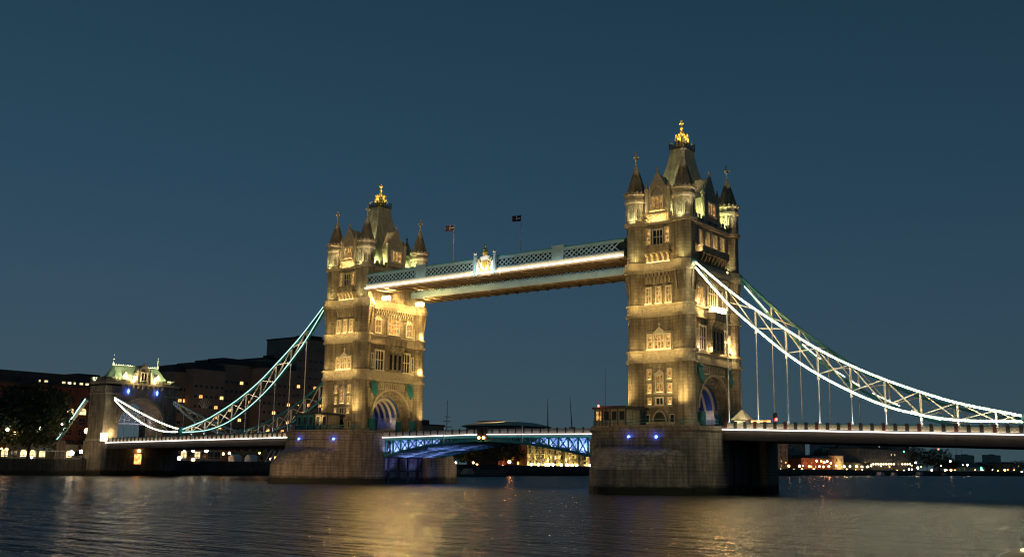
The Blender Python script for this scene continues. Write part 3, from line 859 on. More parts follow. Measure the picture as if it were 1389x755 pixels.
WN, yo = walkway(-1, 'near high-level walkway with white light line and gilded coat of arms')
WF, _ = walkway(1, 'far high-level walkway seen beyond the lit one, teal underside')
for i in range(9):
    light('AREA', (-30 + i * 7.6, yo - .9, 43.45), 10, (1, .93, .8), (-30 + i * 7.6, yo, 45.0), WN, 7.4, size_y=.1)
for sy in (-1, 1):
    for i in range(8):
        x = -30 + i * 8.5
        light('AREA', (x, sy * 7.5 - 4.6, 40.9), 95, (1, .68, .3), (x, sy * 7.5 + .4, 43.2), WN, 8, size_y=.2)  # added light without a fixture, turns the soffits warm
        light('AREA', (x, sy * 7.5 - 5.6, 43.6), 20, (.75, .9, 1), (x, sy * 7.5 - 3.3, 45.4), WN, 8, size_y=.2)  # added light without a fixture, lifts the lattice
# coat of arms at mid span
a = MB(); cx = .95; y = yo - .35
a.ext([(cx - 2.2, y, 43.3), (cx + 2.2, y, 43.3), (cx + 2.2, y, 45.8)] + [(cx - y_, y, z_) for y_, z_ in arch_pts(2.2, 45.8, 1.3, 10)] + [(cx - 2.2, y, 45.8)], (0, .25, 0))
arms = a.build('coat_of_arms', WHITE, WN)
for sx in (-1, 1):
    a = MB(); a.box(cx + sx * 2.6 - .3, cx + sx * 2.6 + .3, y - .2, y + .35, 43.0, 47.3); a.build('post', PALEBLUE, arms)
    a = MB(); a.lathe([(.15, 47.3), (.35, 47.6), (.3, 47.9), (.05, 48.2)], (cx + sx * 2.6, y), 8); a.build('post_cap', WHITE, arms)
a = MB()
a.ext([(cx - .75, y - .12, 46.0), (cx + .75, y - .12, 46.0), (cx + .75, y - .12, 45.0), (cx, y - .12, 44.3), (cx - .75, y - .12, 45.0)], (0, .1, 0))
a.bar((cx, y - .15, 44.4), (cx, y - .15, 45.95), .1, upv=(0, 1, 0)); a.bar((cx - .7, y - .15, 45.4), (cx + .7, y - .15, 45.4), .1)
for sx in (-1, 1):     # supporters either side of the shield, scrolls under it
    a.tube([(cx + sx * 1.0, y - .15, 44.1), (cx + sx * 1.35, y - .2, 44.9), (cx + sx * 1.05, y - .15, 45.7), (cx + sx * 1.35, y - .15, 46.2)], .17, 6, .1); a.sphere((cx + sx * 1.3, y - .2, 46.3), .22, 6, 4)
    a.tube([(cx + sx * 1.3, y - .15, 45.2), (cx + sx * 1.75, y - .15, 45.7), (cx + sx * 1.8, y - .15, 46.2)], .09, 5)
    a.tube([(cx, y - .15, 43.75), (cx + sx * .8, y - .15, 43.95), (cx + sx * 1.7, y - .15, 43.7)], .13, 5)
a.lathe([(.5, 47.15), (.62, 47.7), (.35, 48.0), (.5, 48.3), (.15, 48.6), (.12, 49.0)], (cx, y + .1), 8); a.sphere((cx, y + .1, 49.2), .25, 6, 4)
a.build('crest', GOLD, arms)
light('AREA', (cx, y - 2.2, 43.0), 380, (1, .95, .8), (cx, y, 45.6), WN, 3, size_y=.4)


def flag(x, y, z0, z1, label):
    t = thing('flagpole', label, 'flag', (x, y, z0), 'flags over the walkways')
    a = MB(); a.lathe([(.09, z0), (.05, z1)], (x, y), 6); a.sphere((x, y, z1), .12, 6, 4); a.build('pole', WHITE, t)
    a = MB(); nn = 9; f1 = []
    X = lambda u: (x - u * .86, y - .5 * u + .16 * math.sin(u * 3.4))
    for i in range(nn):
        u0_, u1_ = i * 1.9 / nn, (i + 1) * 1.9 / nn; p, q = X(u0_), X(u1_); zz0, zz1 = z1 - 1.35 - .12 * u0_, z1 - 1.35 - .12 * u1_
        a.loft([[(p[0], p[1], zz0), (p[0] + .02, p[1] + .03, zz0), (p[0] + .02, p[1] + .03, zz0 + 1.25), (p[0], p[1], zz0 + 1.25)], [(q[0], q[1], zz1), (q[0] + .02, q[1] + .03, zz1), (q[0] + .02, q[1] + .03, zz1 + 1.25), (q[0], q[1], zz1 + 1.25)]])
    cl = a.build('cloth', REDP, t)
    a = MB()
    for u, v, d in ((.95, .62, .1),):
        p = X(0); q = X(1.9); zb = z1 - 1.35
        for dy in (-.05, .07):
            a.bar((p[0], p[1] + dy, zb + .62), (q[0], q[1] + dy, zb + .5), .04, .2)
            a.bar(((p[0] + q[0]) / 2, (p[1] + q[1]) / 2 + dy, zb), ((p[0] + q[0]) / 2, (p[1] + q[1]) / 2 + dy, zb + 1.2), .2, .04, upv=(0, 1, 0))
    a.build('cross', WHITE, cl)


flag(-10.4, -8, 46.9, 55.8, 'flag on a slender pole over the walkway, left of the coat of arms')
flag(7.9, -8, 46.9, 55.5, 'flag on a slender pole over the walkway, right of the coat of arms')


# ------------------------------------------------------------------ suspension chains
def lerp(xs, zs, x):
    if x <= xs[0]: return zs[0] + (zs[1] - zs[0]) * (x - xs[0]) / (xs[1] - xs[0])
    for i in range(len(xs) - 1):
        if x <= xs[i + 1]:
            # monotone-ish cubic through neighbours
            h = xs[i + 1] - xs[i]; t_ = (x - xs[i]) / h
            s = lambda k: ((zs[min(k + 1, len(xs) - 1)] - zs[max(k - 1, 0)]) / (xs[min(k + 1, len(xs) - 1)] - xs[max(k - 1, 0)]))
            m0, m1 = s(i) * h, s(i + 1) * h
            return (2 * t_ ** 3 - 3 * t_ ** 2 + 1) * zs[i] + (t_ ** 3 - 2 * t_ ** 2 + t_) * m0 + (-2 * t_ ** 3 + 3 * t_ ** 2) * zs[i + 1] + (t_ ** 3 - t_ ** 2) * m1
    return zs[-1] + (zs[-1] - zs[-2]) * (x - xs[-1]) / (xs[-1] - xs[-2])


XT = [47.4, 56.5, 64.1, 71.4, 78.9, 85.6, 92.0, 100.8]; ZT = [41.9, 33.9, 28.3, 23.4, 19.5, 16.7, 14.5, 12.4]
XB = [47.4, 55.1, 60.4, 66.0, 71.2, 76.1, 81.3, 86.5, 91.8, 100.8]; ZB = [41.3, 32.4, 27.5, 22.8, 19.3, 16.6, 14.3, 12.8, 11.95, 11.6]
ztop = lambda x: lerp(XT, ZT, x); zbot = lambda x: lerp(XB, ZB, x)
DR = lambda x: 10.9 - .0255 * (x - 54)       # line of the light strip, right side span
DL = lambda x: 10.12 - .0142 * (x - 54)      # left side span, x as distance


def chain(sx, sy, label):
    y = sy * 9.6; near = sy < 0; D = DR if sx > 0 else DL
    drop = 0 if near or sx < 0 else 1.8
    ztop = lambda x: lerp(XT, ZT, x) - drop * math.sin(math.pi * min(1, (x - 47.4) / 54)) ; zbot = lambda x: lerp(XB, ZB, x) - drop * .6 * math.sin(math.pi * min(1, (x - 47.4) / 54))
    t = thing('suspension_chain', label, 'chain', (sx * 47.4, y, 41.6), 'suspension chains of the bridge')
    xs = [47.4 + (100.8 - 47.4) * i / 40 for i in range(41)]
    for nm, zf, hh in (('top_chord', ztop, .38 if near and sx > 0 else .5), ('bottom_chord', zbot, .38 if near and sx > 0 else .5)):
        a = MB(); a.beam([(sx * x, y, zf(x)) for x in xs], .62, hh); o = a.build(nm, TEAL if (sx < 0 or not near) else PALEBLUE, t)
        if near:
            a = MB(); xx = [x for x in xs if x > 48.2]
            a.beam([(sx * x, y - .36, zf(x) - .02) for x in xx], .1, .09 if sx > 0 else .16); a.build('light_strip', LED if sx > 0 else LEDT, o)
    hx = [54.5 + 5.33 * i for i in range(9)]
    nodes = [48.6] + hx + [100.2]
    a = MB()
    for i, x in enumerate(hx):
        a.bar((sx * x, y, zbot(x)), (sx * x, y, ztop(x)), .26, .3, upv=(0, 1, 0))
    for p, q in zip(nodes[:-1], nodes[1:]):
        if p < 50: a.bar((sx * p, y, ztop(p)), (sx * q, y, zbot(q)), .12, .2, upv=(0, 1, 0)); continue
        a.bar((sx * p, y - .05, ztop(p)), (sx * q, y - .05, zbot(q)), .16, .26, upv=(0, 1, 0)); a.bar((sx * p, y + .05, zbot(p)), (sx * q, y + .05, ztop(q)), .16, .26, upv=(0, 1, 0))
    a.build('web', CREAM, t)
    for x in hx:
        zb = zbot(x); a = MB(); a.lathe([(.1, D(x) + .9), (.1, zb - .2)], (sx * x, y), 6)
        a.lathe([(.28, D(x) + 1.0), (.2, D(x) + 1.5), (.1, D(x) + 1.55)], (sx * x, y), 8); a.lathe([(.11, zb - 1.0), (.24, zb - .9), (.24, zb - .3)], (sx * x, y), 8)
        a.build('hanger', WHITE, t)
    a = MB(); a.bar((sx * 46.4, y, 42.2), (sx * 48.4, y, 40.9), .7, 1.3, upv=(0, 1, 0)); a.build('saddle', TEAL, t)
    a = MB(MATY := Matrix.Translation((sx * 101.6, y, 12.1)) @ Matrix.Rotation(math.pi / 2, 4, 'X')); a.lathe([(1.05, -.45), (1.05, .45)], (0, 0), 16); a.lathe([(.5, -.55), (.5, .55)], (0, 0), 12); 
    a.M = Matrix.Identity(4); a.box(sx * 101.6 - .6, sx * 101.6 + .6, y - .45, y + .45, D(101.6) - .9, 11.2)
    a.build('pin', TEAL, t)
    # short link chain up to the abutment tower
    s = MB(); xs2 = [102.2 + (133.6 - 102.2) * i / 20 for i in range(21)]
    zt2 = lambda x: 12.5 + 9.0 * ((x - 102.2) / 31.4) ** 1.25; zb2 = lambda x: 11.8 - 1.0 * math.sin(math.pi * min(1, (x - 102.2) / 20)) * .25 + 9.2 * ((x - 102.2) / 31.4) ** 2.1
    for nm, zf in (('top_chord', zt2), ('bottom_chord', zb2)):
        a = MB(); a.beam([(sx * x, y, zf(x)) for x in xs2], .55, .5); o = a.build(nm, PALEBLUE, t)
        if near:
            a = MB(); a.beam([(sx * x, y - .33, zf(x)) for x in xs2], .1, .22 if near else .1); a.build('light_strip', LEDS, o)
    a = MB(); hx2 = [107.3, 112.6, 117.9, 123.2, 128.5]
    for p, q in zip([103] + hx2, hx2 + [132.5]):
        a.bar((sx * p, y, zt2(p)), (sx * q, y, zb2(q)), .14, .2, upv=(0, 1, 0)); a.bar((sx * p, y, zb2(p)), (sx * q, y, zt2(q)), .14, .2, upv=(0, 1, 0))
    a.build('web', CREAM, t)
    for x in hx2[1:]:
        a = MB(); a.lathe([(.1, D(x) + .9), (.1, zb2(x) - .2)], (sx * x, y), 6); a.lathe([(.22, D(x) + 1.0), (.1, D(x) + 1.5)], (sx * x, y), 6); a.build('hanger', WHITE, t)
    # lights added in front of the chords brighten the web and hangers
    if near:
        c_, pw = ((1, .9, .7), 60) if sx > 0 else ((1, .86, .66), 95)
        for p, q in zip(nodes[1:-1], nodes[2:]):
            xm = (p + q) / 2; light('AREA', (sx * xm, y - 1.3, (ztop(xm) + zbot(xm)) / 2), pw * .5, c_, (sx * xm, y, (ztop(xm) + zbot(xm)) / 2), t, 4.5, size_y=.3)
        for x in hx: light('POINT', (sx * x, y - .8, D(x) + 1.8), 30 if sx > 0 else 10, (.85, .88, 1), None, t, .1)
    return t


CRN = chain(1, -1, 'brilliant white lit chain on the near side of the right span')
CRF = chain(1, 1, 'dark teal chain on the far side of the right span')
CLN = chain(-1, -1, 'teal lit chain on the near side of the left span')
CLF = chain(-1, 1, 'dim teal chain on the far side of the left span')
# broken light lines still working on the far right chain
for x0, x1, zf in ((49.3, 53.9, zbot), (60.5, 63.8, zbot), (66.5, 68.2, zbot), (69.4, 70.8, zbot), (73.0, 77.6, zbot), (79.5, 84.2, zbot)):
    a = MB(); a.beam([(x0 + (x1 - x0) * i / 5, 9.6 - .36, zf(x0 + (x1 - x0) * i / 5) - .5 * math.sin(math.pi * (x0 - 47.4) / 54)) for i in range(6)], .1, .12); a.build('light_strip', LEDW, CRF)
for x in (50, 56, 62, 68, 74, 80, 86, 92, 98):
    light('POINT', (-x, 8.4, zbot(x) + 1.2), 22, (1, .8, .55), None, CLF, .2); light('POINT', (x, 8.4, zbot(x) + 1.2), 9, (1, .85, .6), None, CRF, .2)


# ------------------------------------------------------------------ decks
def side_deck(sx, label):
    D = DR if sx > 0 else DL; XE = 157 if sx > 0 else 134
    t = thing('side_span_deck', label, 'bridge deck', (sx * 54, 0, 8), 'side spans of the bridge')
    yo = 11.0
    X = lambda x: sx * x
    a = MB()
    a.loft([[(X(53.9), -yo, D(54) - .3), (X(53.9), yo, D(54) - .3), (X(53.9), yo, D(54) + .2), (X(53.9), -yo, D(54) + .2)], [(X(XE), -yo, D(XE) - .3), (X(XE), yo, D(XE) - .3), (X(XE), yo, D(XE) + .2), (X(XE), -yo, D(XE) + .2)]])
    a.build('road', ASPH, t)
    for s in (-1, 1):
        a = MB(); y = s * (yo - .25)
        a.loft([[(X(x), y - .2, D(x) - 1.75), (X(x), y + .2, D(x) - 1.75), (X(x), y + .2, D(x) - .302), (X(x), y - .2, D(x) - .302)] for x in (53.9, XE)])
        a.loft([[(X(x), y - .45, D(x) - 1.85), (X(x), y + .45, D(x) - 1.85), (X(x), y + .45, D(x) - 1.752), (X(x), y - .45, D(x) - 1.752)] for x in (53.9, XE)])
        x = 54.5
        while x < XE: a.sphere((X(x), y - s * -.22, D(x) - .9), .12, 5, 3); a.box(X(x) - .08, X(x) + .08, y + s * .2 - .03, y + s * .2 + .03, D(x) - 1.7, D(x) - .35); x += 5.33
        a.build('edge_girder', GIRD, t)
    a = MB(); x = 56
    while x < XE: a.box(X(x) - .2, X(x) + .2, -yo + .6, yo - .6, D(x) - 1.5, D(x) - .31); x += 5.33
    for y in (-5, 0, 5): a.loft([[(X(x), y - .15, D(x) - 1.2), (X(x), y + .15, D(x) - 1.2), (X(x), y + .15, D(x) - .32), (X(x), y - .15, D(x) - .32)] for x in (53.9, XE)])
    a.build('cross_girders', DKMETAL, t)
    # near parapet: every panel and post a part
    pm = MB(); pm.box(-.64, .64, -.05, .05, 0, .78)
    for i in range(2):
        for j in range(3):
            c = (-.32 + i * .64); pm.bar((c - .26, -.08, .1 + .0), (c + .26, -.08, .66), .05, .07); pm.bar((c - .26, -.08, .66), (c + .26, -.08, .1), .05, .07)
    pmesh = pm.mesh('parapet_panel', CREAM)
    qm = MB(); qm.box(-.27, .27, -.14, .14, -.1, 1.05); qm.box(-.26, .26, -.2, .2, 1.052, 1.15); qmesh = qm.mesh('parapet_post', DKMETAL)
    qr = MB(); qr.box(-.24, .24, -.18, .18, -.1, 1.1); qr.box(-.3, .3, -.24, .24, 1.102, 1.2); rmesh = qr.mesh('parapet_post', REDP)
    i = 0; x = 54.5 + 1.777 / 2
    while x < XE - .8:
        put('parapet_panel', pmesh, t, Matrix.Translation((X(x), -yo - .05, D(x) + .24)) @ Matrix.Rotation(0, 4, 'Z'))
        xp = x - 1.777 / 2
        put('parapet_post', rmesh if i % 3 == 0 else qmesh, t, Matrix.Translation((X(xp), -yo - .05, D(xp) + .2)))
        x += 1.777; i += 1
    a = MB()
    a.loft([[(X(x), -yo - .17, D(x) + 1.07), (X(x), -yo + .07, D(x) + 1.07), (X(x), -yo + .07, D(x) + 1.16), (X(x), -yo - .17, D(x) + 1.16)] for x in (54, XE)])
    a.build('top_rail', TEAL, t)
    a = MB(); a.loft([[(X(x), yo - .1, D(x) + .2), (X(x), yo + .1, D(x) + .2), (X(x), yo + .1, D(x) + 1.2), (X(x), yo - .1, D(x) + 1.2)] for x in (54, XE)])
    a.build('far_parapet', TEAL, t)
    a = MB(); a.loft([[(X(x), -yo - .5, D(x) - .1), (X(x), -yo - .12, D(x) - .1), (X(x), -yo - .12, D(x) + .08), (X(x), -yo - .5, D(x) + .08)] for x in (54, XE)])
    a.build('light_strip', LEDP, t)
    for k in range(8 if sx > 0 else 10):
        x = 58 + k * (6.2 if sx > 0 else 7.8)
        light('AREA', (X(x), -yo - 1.3, D(x) + .0), 16, (1, .78, .42), (X(x), -yo, D(x) + .9), t, 6.2, size_y=.1)
    return t


SDR = side_deck(1, 'right side span deck with cream lit parapet panels')
SDL = side_deck(-1, 'left side span deck running to the abutment gatehouse')


def leaf(sx, label):
    t = thing('bascule_leaf', label, 'bascule', (sx * 28, 0, 9), 'opening bascule leaves')
    X = lambda x: sx * x; ZL = (lambda x: 10.5 - (.5 if sx < 0 else .1) * x / 28.2)
    yo = 9.4
    zl = lambda x: 9.25 - (9.25 - 5.9) * (x / 27.6) ** 1.75
    a = MB(); a.loft([[(X(x), -yo, ZL(x) - .3), (X(x), yo, ZL(x) - .3), (X(x), yo, ZL(x) + .15), (X(x), -yo, ZL(x) + .15)] for x in (.08, 28.3)]); a.build('road', ASPH, t)
    xs = [.3 + 27.3 * i / 12 for i in range(13)]
    for y in (-yo + .2, -3.1, 3.1, yo - .2):
        a = MB(); a.beam([(X(x), y, zl(x) + .0) for x in xs], .45, .5)
        a.beam([(X(x), y, ZL(x) - .55) for x in xs], .4, .45)
        for i in range(3, 13): a.bar((X(xs[i]), y, zl(xs[i])), (X(xs[i]), y, ZL(xs[i]) - .5), .3, .28, upv=(0, 1, 0))
        for i in range(2, 12):
            a.bar((X(xs[i]), y - .05, ZL(xs[i]) - .5), (X(xs[i + 1]), y - .05, zl(xs[i + 1])), .16, .22, upv=(0, 1, 0))
            a.bar((X(xs[i]), y + .05, zl(xs[i])), (X(xs[i + 1]), y + .05, ZL(xs[i + 1]) - .5), .16, .22, upv=(0, 1, 0))
        a.ext([(X(.3), y - .05, ZL(0) - .5), (X(7.1), y - .05, ZL(7) - .5), (X(7.1), y - .05, zl(7.1)), (X(.3), y - .05, zl(.3))], (0, .1, 0))
        a.build('truss', TEAL if abs(y) > 5 else PALEBLUE, t)  # inner trusses coloured paler so they read as lit
    a = MB(); a.loft([[(X(x), -7.52, zl(x)), (X(x), -7.48, zl(x)), (X(x), -7.48, ZL(x) - .32), (X(x), -7.52, ZL(x) - .32)] for x in xs[4:]]); a.build('reflector_plate', PALEBLUE, t)  # plate added behind the near truss to catch the violet light
    for i in range(2, 13, 1):
        a = MB(); a.box(X(xs[i]) - .18, X(xs[i]) + .18, -yo + .5, yo - .5, zl(xs[i]) - .1, zl(xs[i]) + .35); a.build('cross_girder', PALEBLUE, t)
    a = MB()
    a.loft([[(X(x), -yo + .5, zl(x) + .36), (X(x), yo - .5, zl(x) + .36), (X(x), yo - .5, zl(x) + .44), (X(x), -yo + .5, zl(x) + .44)] for x in xs[2:]]); a.build('soffit_plate', PALEBLUE, t)
    pm = MB(); pm.box(-.85, .85, -.04, .04, 0, .85); pmesh = pm.mesh('parapet_panel', CONC2)
    qm = MB(); qm.box(-.12, .12, -.12, .12, -.1, 1.05); qmesh = qm.mesh('parapet_post', DKMETAL)
    for i in range(14):
        x = 1.3 + i * 2.0
        put('parapet_panel', pmesh, t, Matrix.Translation((X(x), -yo, ZL(x) + .2))); put('parapet_post', qmesh, t, Matrix.Translation((X(x - .98), -yo, ZL(x) + .2)))
    a = MB(); a.loft([[(X(x), yo - .08, ZL(x) + .15), (X(x), yo + .08, ZL(x) + .15), (X(x), yo + .08, ZL(x) + 1.2), (X(x), yo - .08, ZL(x) + 1.2)] for x in (.1, 28.3)]); a.build('far_parapet', DKMETAL, t)
    a = MB(); a.loft([[(X(x), -yo - .4, ZL(x) - .14), (X(x), -yo - .05, ZL(x) - .14), (X(x), -yo - .05, ZL(x) + .02), (X(x), -yo - .4, ZL(x) + .02)] for x in (1.2, 28.2)]); a.build('light_strip', LEDP, t)
    V = (.38, .40, 1); V2 = (.40, .42, 1)
    for x, pw in ((26, 1500), (22, 1200), (18, 800), (14, 450)):
        light('AREA', (X(x), -8.7, zl(x) + .45), pw * .34, V2, (X(x), -7.5, ZL(x) - .6), t, 3.8, size_y=.2); light('SPOT', (X(x), -6.2, zl(x) + .5), pw * .25, V, (X(x - 1), -9.2, ZL(x) + 1), t, .3, 150, .5)
    for x, pw in ((25, 1600), (17, 900)):
        light('SPOT', (X(x), -4, zl(x) - 4.5), pw * 2.4, V, (X(x - 1.5), -2, zl(x - 5) + 3), t, .5, 100); light('SPOT', (X(x), 5, zl(x) - 4.5), pw * 2.4, V, (X(x - 1.5), 4, zl(x - 5) + 3), t, .5, 100)
    a = MB(); a.box(X(.75) - .45, X(.75) + .45, -yo - .5, -yo + .3, ZL(0) - 1.0, ZL(0) + 1.5); a.build('nose_box', DKMETAL, t)
    a = MB(); a.sphere((X(.6), -yo - .7, ZL(0) - .75), .27); a.build('marker_lamp', LAMPO, t)
    a = MB(); a.box(X(10.2) - .1, X(10.2) + .1, -yo - .5, -yo - .42, ZL(0) - 1.8, ZL(0) + 1.6); a.build('gauge_board', WHITE, t)
    return t


leaf(-1, 'left bascule leaf, its underside washed in violet light')
leaf(1, 'right bascule leaf, its trusses glowing blue white near the pier')
light('SPOT', (-26.6, -5, 1.2), 900, (.25, .28, 1), (-31, -5, 7), None, .4, 70); light('SPOT', (-26.6, 3, 1.2), 900, (.25, .28, 1), (-31, 3, 7), None, .4, 70)
# spots low over the water wash the pier stone with soft warm light
light('SPOT', (-22, -52, 2.0), 17000, (1, .62, .32), (-41, -18, 5), None, 1.0, 60)
light('SPOT', (-20, 26, 1.2), 3500, (1, .7, .4), (-32, 18, 4), None, .6, 70)
light('SPOT', (58, -58, 2.0), 2600, (1, .72, .36), (42, -16, 6), None, 1.0, 60)


# ------------------------------------------------------------------ cabins and small things on the piers and deck
def cabin(x0, x1, y0, y1, h, label, mat, trim, warm=False):
    t = thing('control_cabin', label, 'cabin', ((x0 + x1) / 2, (y0 + y1) / 2, Z0), 'cabins on the pier heads')
    a = MB(); a.box(x0, x1, y0, y1, Z0, Z0 + h); a.build('wall', mat, t)
    a = MB(); a.box(x0 - .4, x1 + .4, y0 - .4, y1 + .4, Z0 + h, Z0 + h + .35); a.box(x0 + .6, x1 - .6, y0 + .6, y1 - .6, Z0 + h + .35, Z0 + h + .6); a.build('roof', trim, t)
    nw = int((x1 - x0) / 1.5)
    for i in range(nw):
        u = x0 + (i + .5) * (x1 - x0) / nw
        a = MB(); a.box(u - .5, u + .5, y0 - .04, y0 + .02, Z0 + 1.0, Z0 + h - .4); a.box(u - .04, u + .04, y0 - .09, y0 - .042, Z0 + 1.0, Z0 + h - .4)
        a.build('window', PANE if (warm and i == 0) else GLASSD, t)
    a = MB()
    for i in range(nw + 1):
        u = x0 + i * (x1 - x0) / nw; a.box(u - .09, u + .09, y0 - .13, y0 - .01, Z0, Z0 + h - .01)
    a.build('pilaster', trim, t)
    return t


cabin(32.2, 38.6, -17.5, -12.6, 3.0, 'dark stone control cabin on the right pier, beside the tower foot', STONE, DKMETAL, True)
cabin(-49.4, -43.5, -16.0, -12.2, 3.4, 'teal glazed control cabin on the left pier head', TEAL, DKMETAL)
cabin(-42.6, -38.6, -16.5, -12.8, 3.3, 'brown stone cabin on the left pier, in front of the tower door', STONE, DKMETAL)


def railing(cx, label):
    up_ = ring_plan(20.1, (2.3, 2.3)); pts = [(cx + x * .985, y, Z0) for x, y in up_ if y < -9]
    a = MB()
    for p, q in zip(pts, pts[1:]):
        a.bar((p[0], p[1], Z0 + 1.0), (q[0], q[1], Z0 + 1.0), .07); a.bar((p[0], p[1], Z0 + .5), (q[0], q[1], Z0 + .5), .05); a.bar(p, (p[0], p[1], Z0 + 1.0), .07, upv=(0, 1, 0))
    single(a.build('pier_railing', TEAL), label, 'railing', 'railings round the pier heads')


railing(-41.15, 'teal railing round the edge of the left pier head')
railing(41.15, 'teal railing round the edge of the right pier head')


def mast(x, y, z0, z1, label, arms_=(), r=.12, tip=None, group=None, stay=0, name='mast', cat='mast'):
    t = thing(name, label, cat, (x, y, z0), group)
    a = MB(); a.lathe([(r, z0), (r * .45, z1)], (x, y), 6)
    for z, wd in arms_: a.bar((x - wd * .8, y - wd * .6, z), (x + wd * .8, y + wd * .6, z), r * 1.1)
    if stay:
        a.bar((x, y, z1 - 1), (x - stay, y, z0), .05); a.bar((x, y, z1 - 1), (x + stay, y, z0), .05)
    a.build('pole', WHITE if name == 'ship_mast' else DKMETAL, t)
    if tip:
        a = MB(); a.sphere((x, y, z1 + .2), r * 2.2); a.build('lamp', tip, t)
    return t


mast(34.6, -17.9, Z0, 21.5, 'thin antenna pole beside the right pier cabin', r=.07, name='antenna', cat='antenna')
t = thing('signal_lamp', 'red signal lamp on a bracket at the right pier cabin corner', 'signal lamp', (33.6, -18.3, Z0))
a = MB(); a.bar((33.6, -18.3, Z0), (33.6, -18.3, 14.8), .07, upv=(0, 1, 0)); a.build('post', DKMETAL, t)
a = MB(); a.sphere((33.5, -18.4, 14.95), .22); a.build('lamp', LAMPR, t)
# lit tent-roofed kiosk beside the right tower
t = thing('toll_kiosk', 'small kiosk with glowing pyramid roof beside the right tower', 'kiosk', (57.2, -9.2, 11.05))
kx, ky, kz = 56.6, -8.9, 11.0
a = MB(); a.box(kx - 1.05, kx + 1.05, ky - 1.05, ky + 1.05, kz, kz + 1.5); a.build('wall', TRIM, t)
for i in range(4):
    a = MB(); a.box(kx - .95 + i * .5, kx - .58 + i * .5, ky - 1.1, ky - 1.05, kz + .55, kz + 1.35); a.build('window', PANEY, t)
a = MB(); a.loft([[(kx - 1.5, ky - 1.5, kz + 1.5), (kx + 1.5, ky - 1.5, kz + 1.5), (kx + 1.5, ky + 1.5, kz + 1.5), (kx - 1.5, ky + 1.5, kz + 1.5)], [(kx - .05, ky - .05, kz + 3.3), (kx + .05, ky - .05, kz + 3.3), (kx + .05, ky + .05, kz + 3.3), (kx - .05, ky + .05, kz + 3.3)]])
a.build('roof', RENDER_, t)
light('POINT', (kx + 1.2, ky - 3.0, kz + 2.6), 260, (1, .85, .45), None, t, .2)
# traffic signal near the kiosk
t = thing('traffic_signal', 'dark traffic signal showing red on the right span', 'traffic light', (62.6, -9, 10.9))
a = MB(); a.lathe([(.09, 10.8), (.07, 13.6)], (62.6, -9), 6); a.build('post', DKMETAL, t)
a = MB(); a.box(62.3, 62.9, -9.35, -9.0, 12.3, 13.6); a.build('head', DKMETAL, t)
a = MB(); a.sphere((62.9, -9.42, 12.5), .24); a.build('lamp', LAMPR, t)
for i, (x, lb) in enumerate(((59.6, 'small orange barrier lamp on the right span, nearer the kiosk'), (61.4, 'small orange barrier lamp on the right span, beside the traffic signal'))):
    a = MB(); a.box(x - .8, x + .8, -10.3, -10.1, 12.0, 12.35); a.bar((x, -10.2, 10.95), (x, -10.2, 12.0), .1, upv=(0, 1, 0)); single(a.build('barrier_lamp', LAMPOD if False else PANEO), lb, 'lamp', 'barrier lamps')


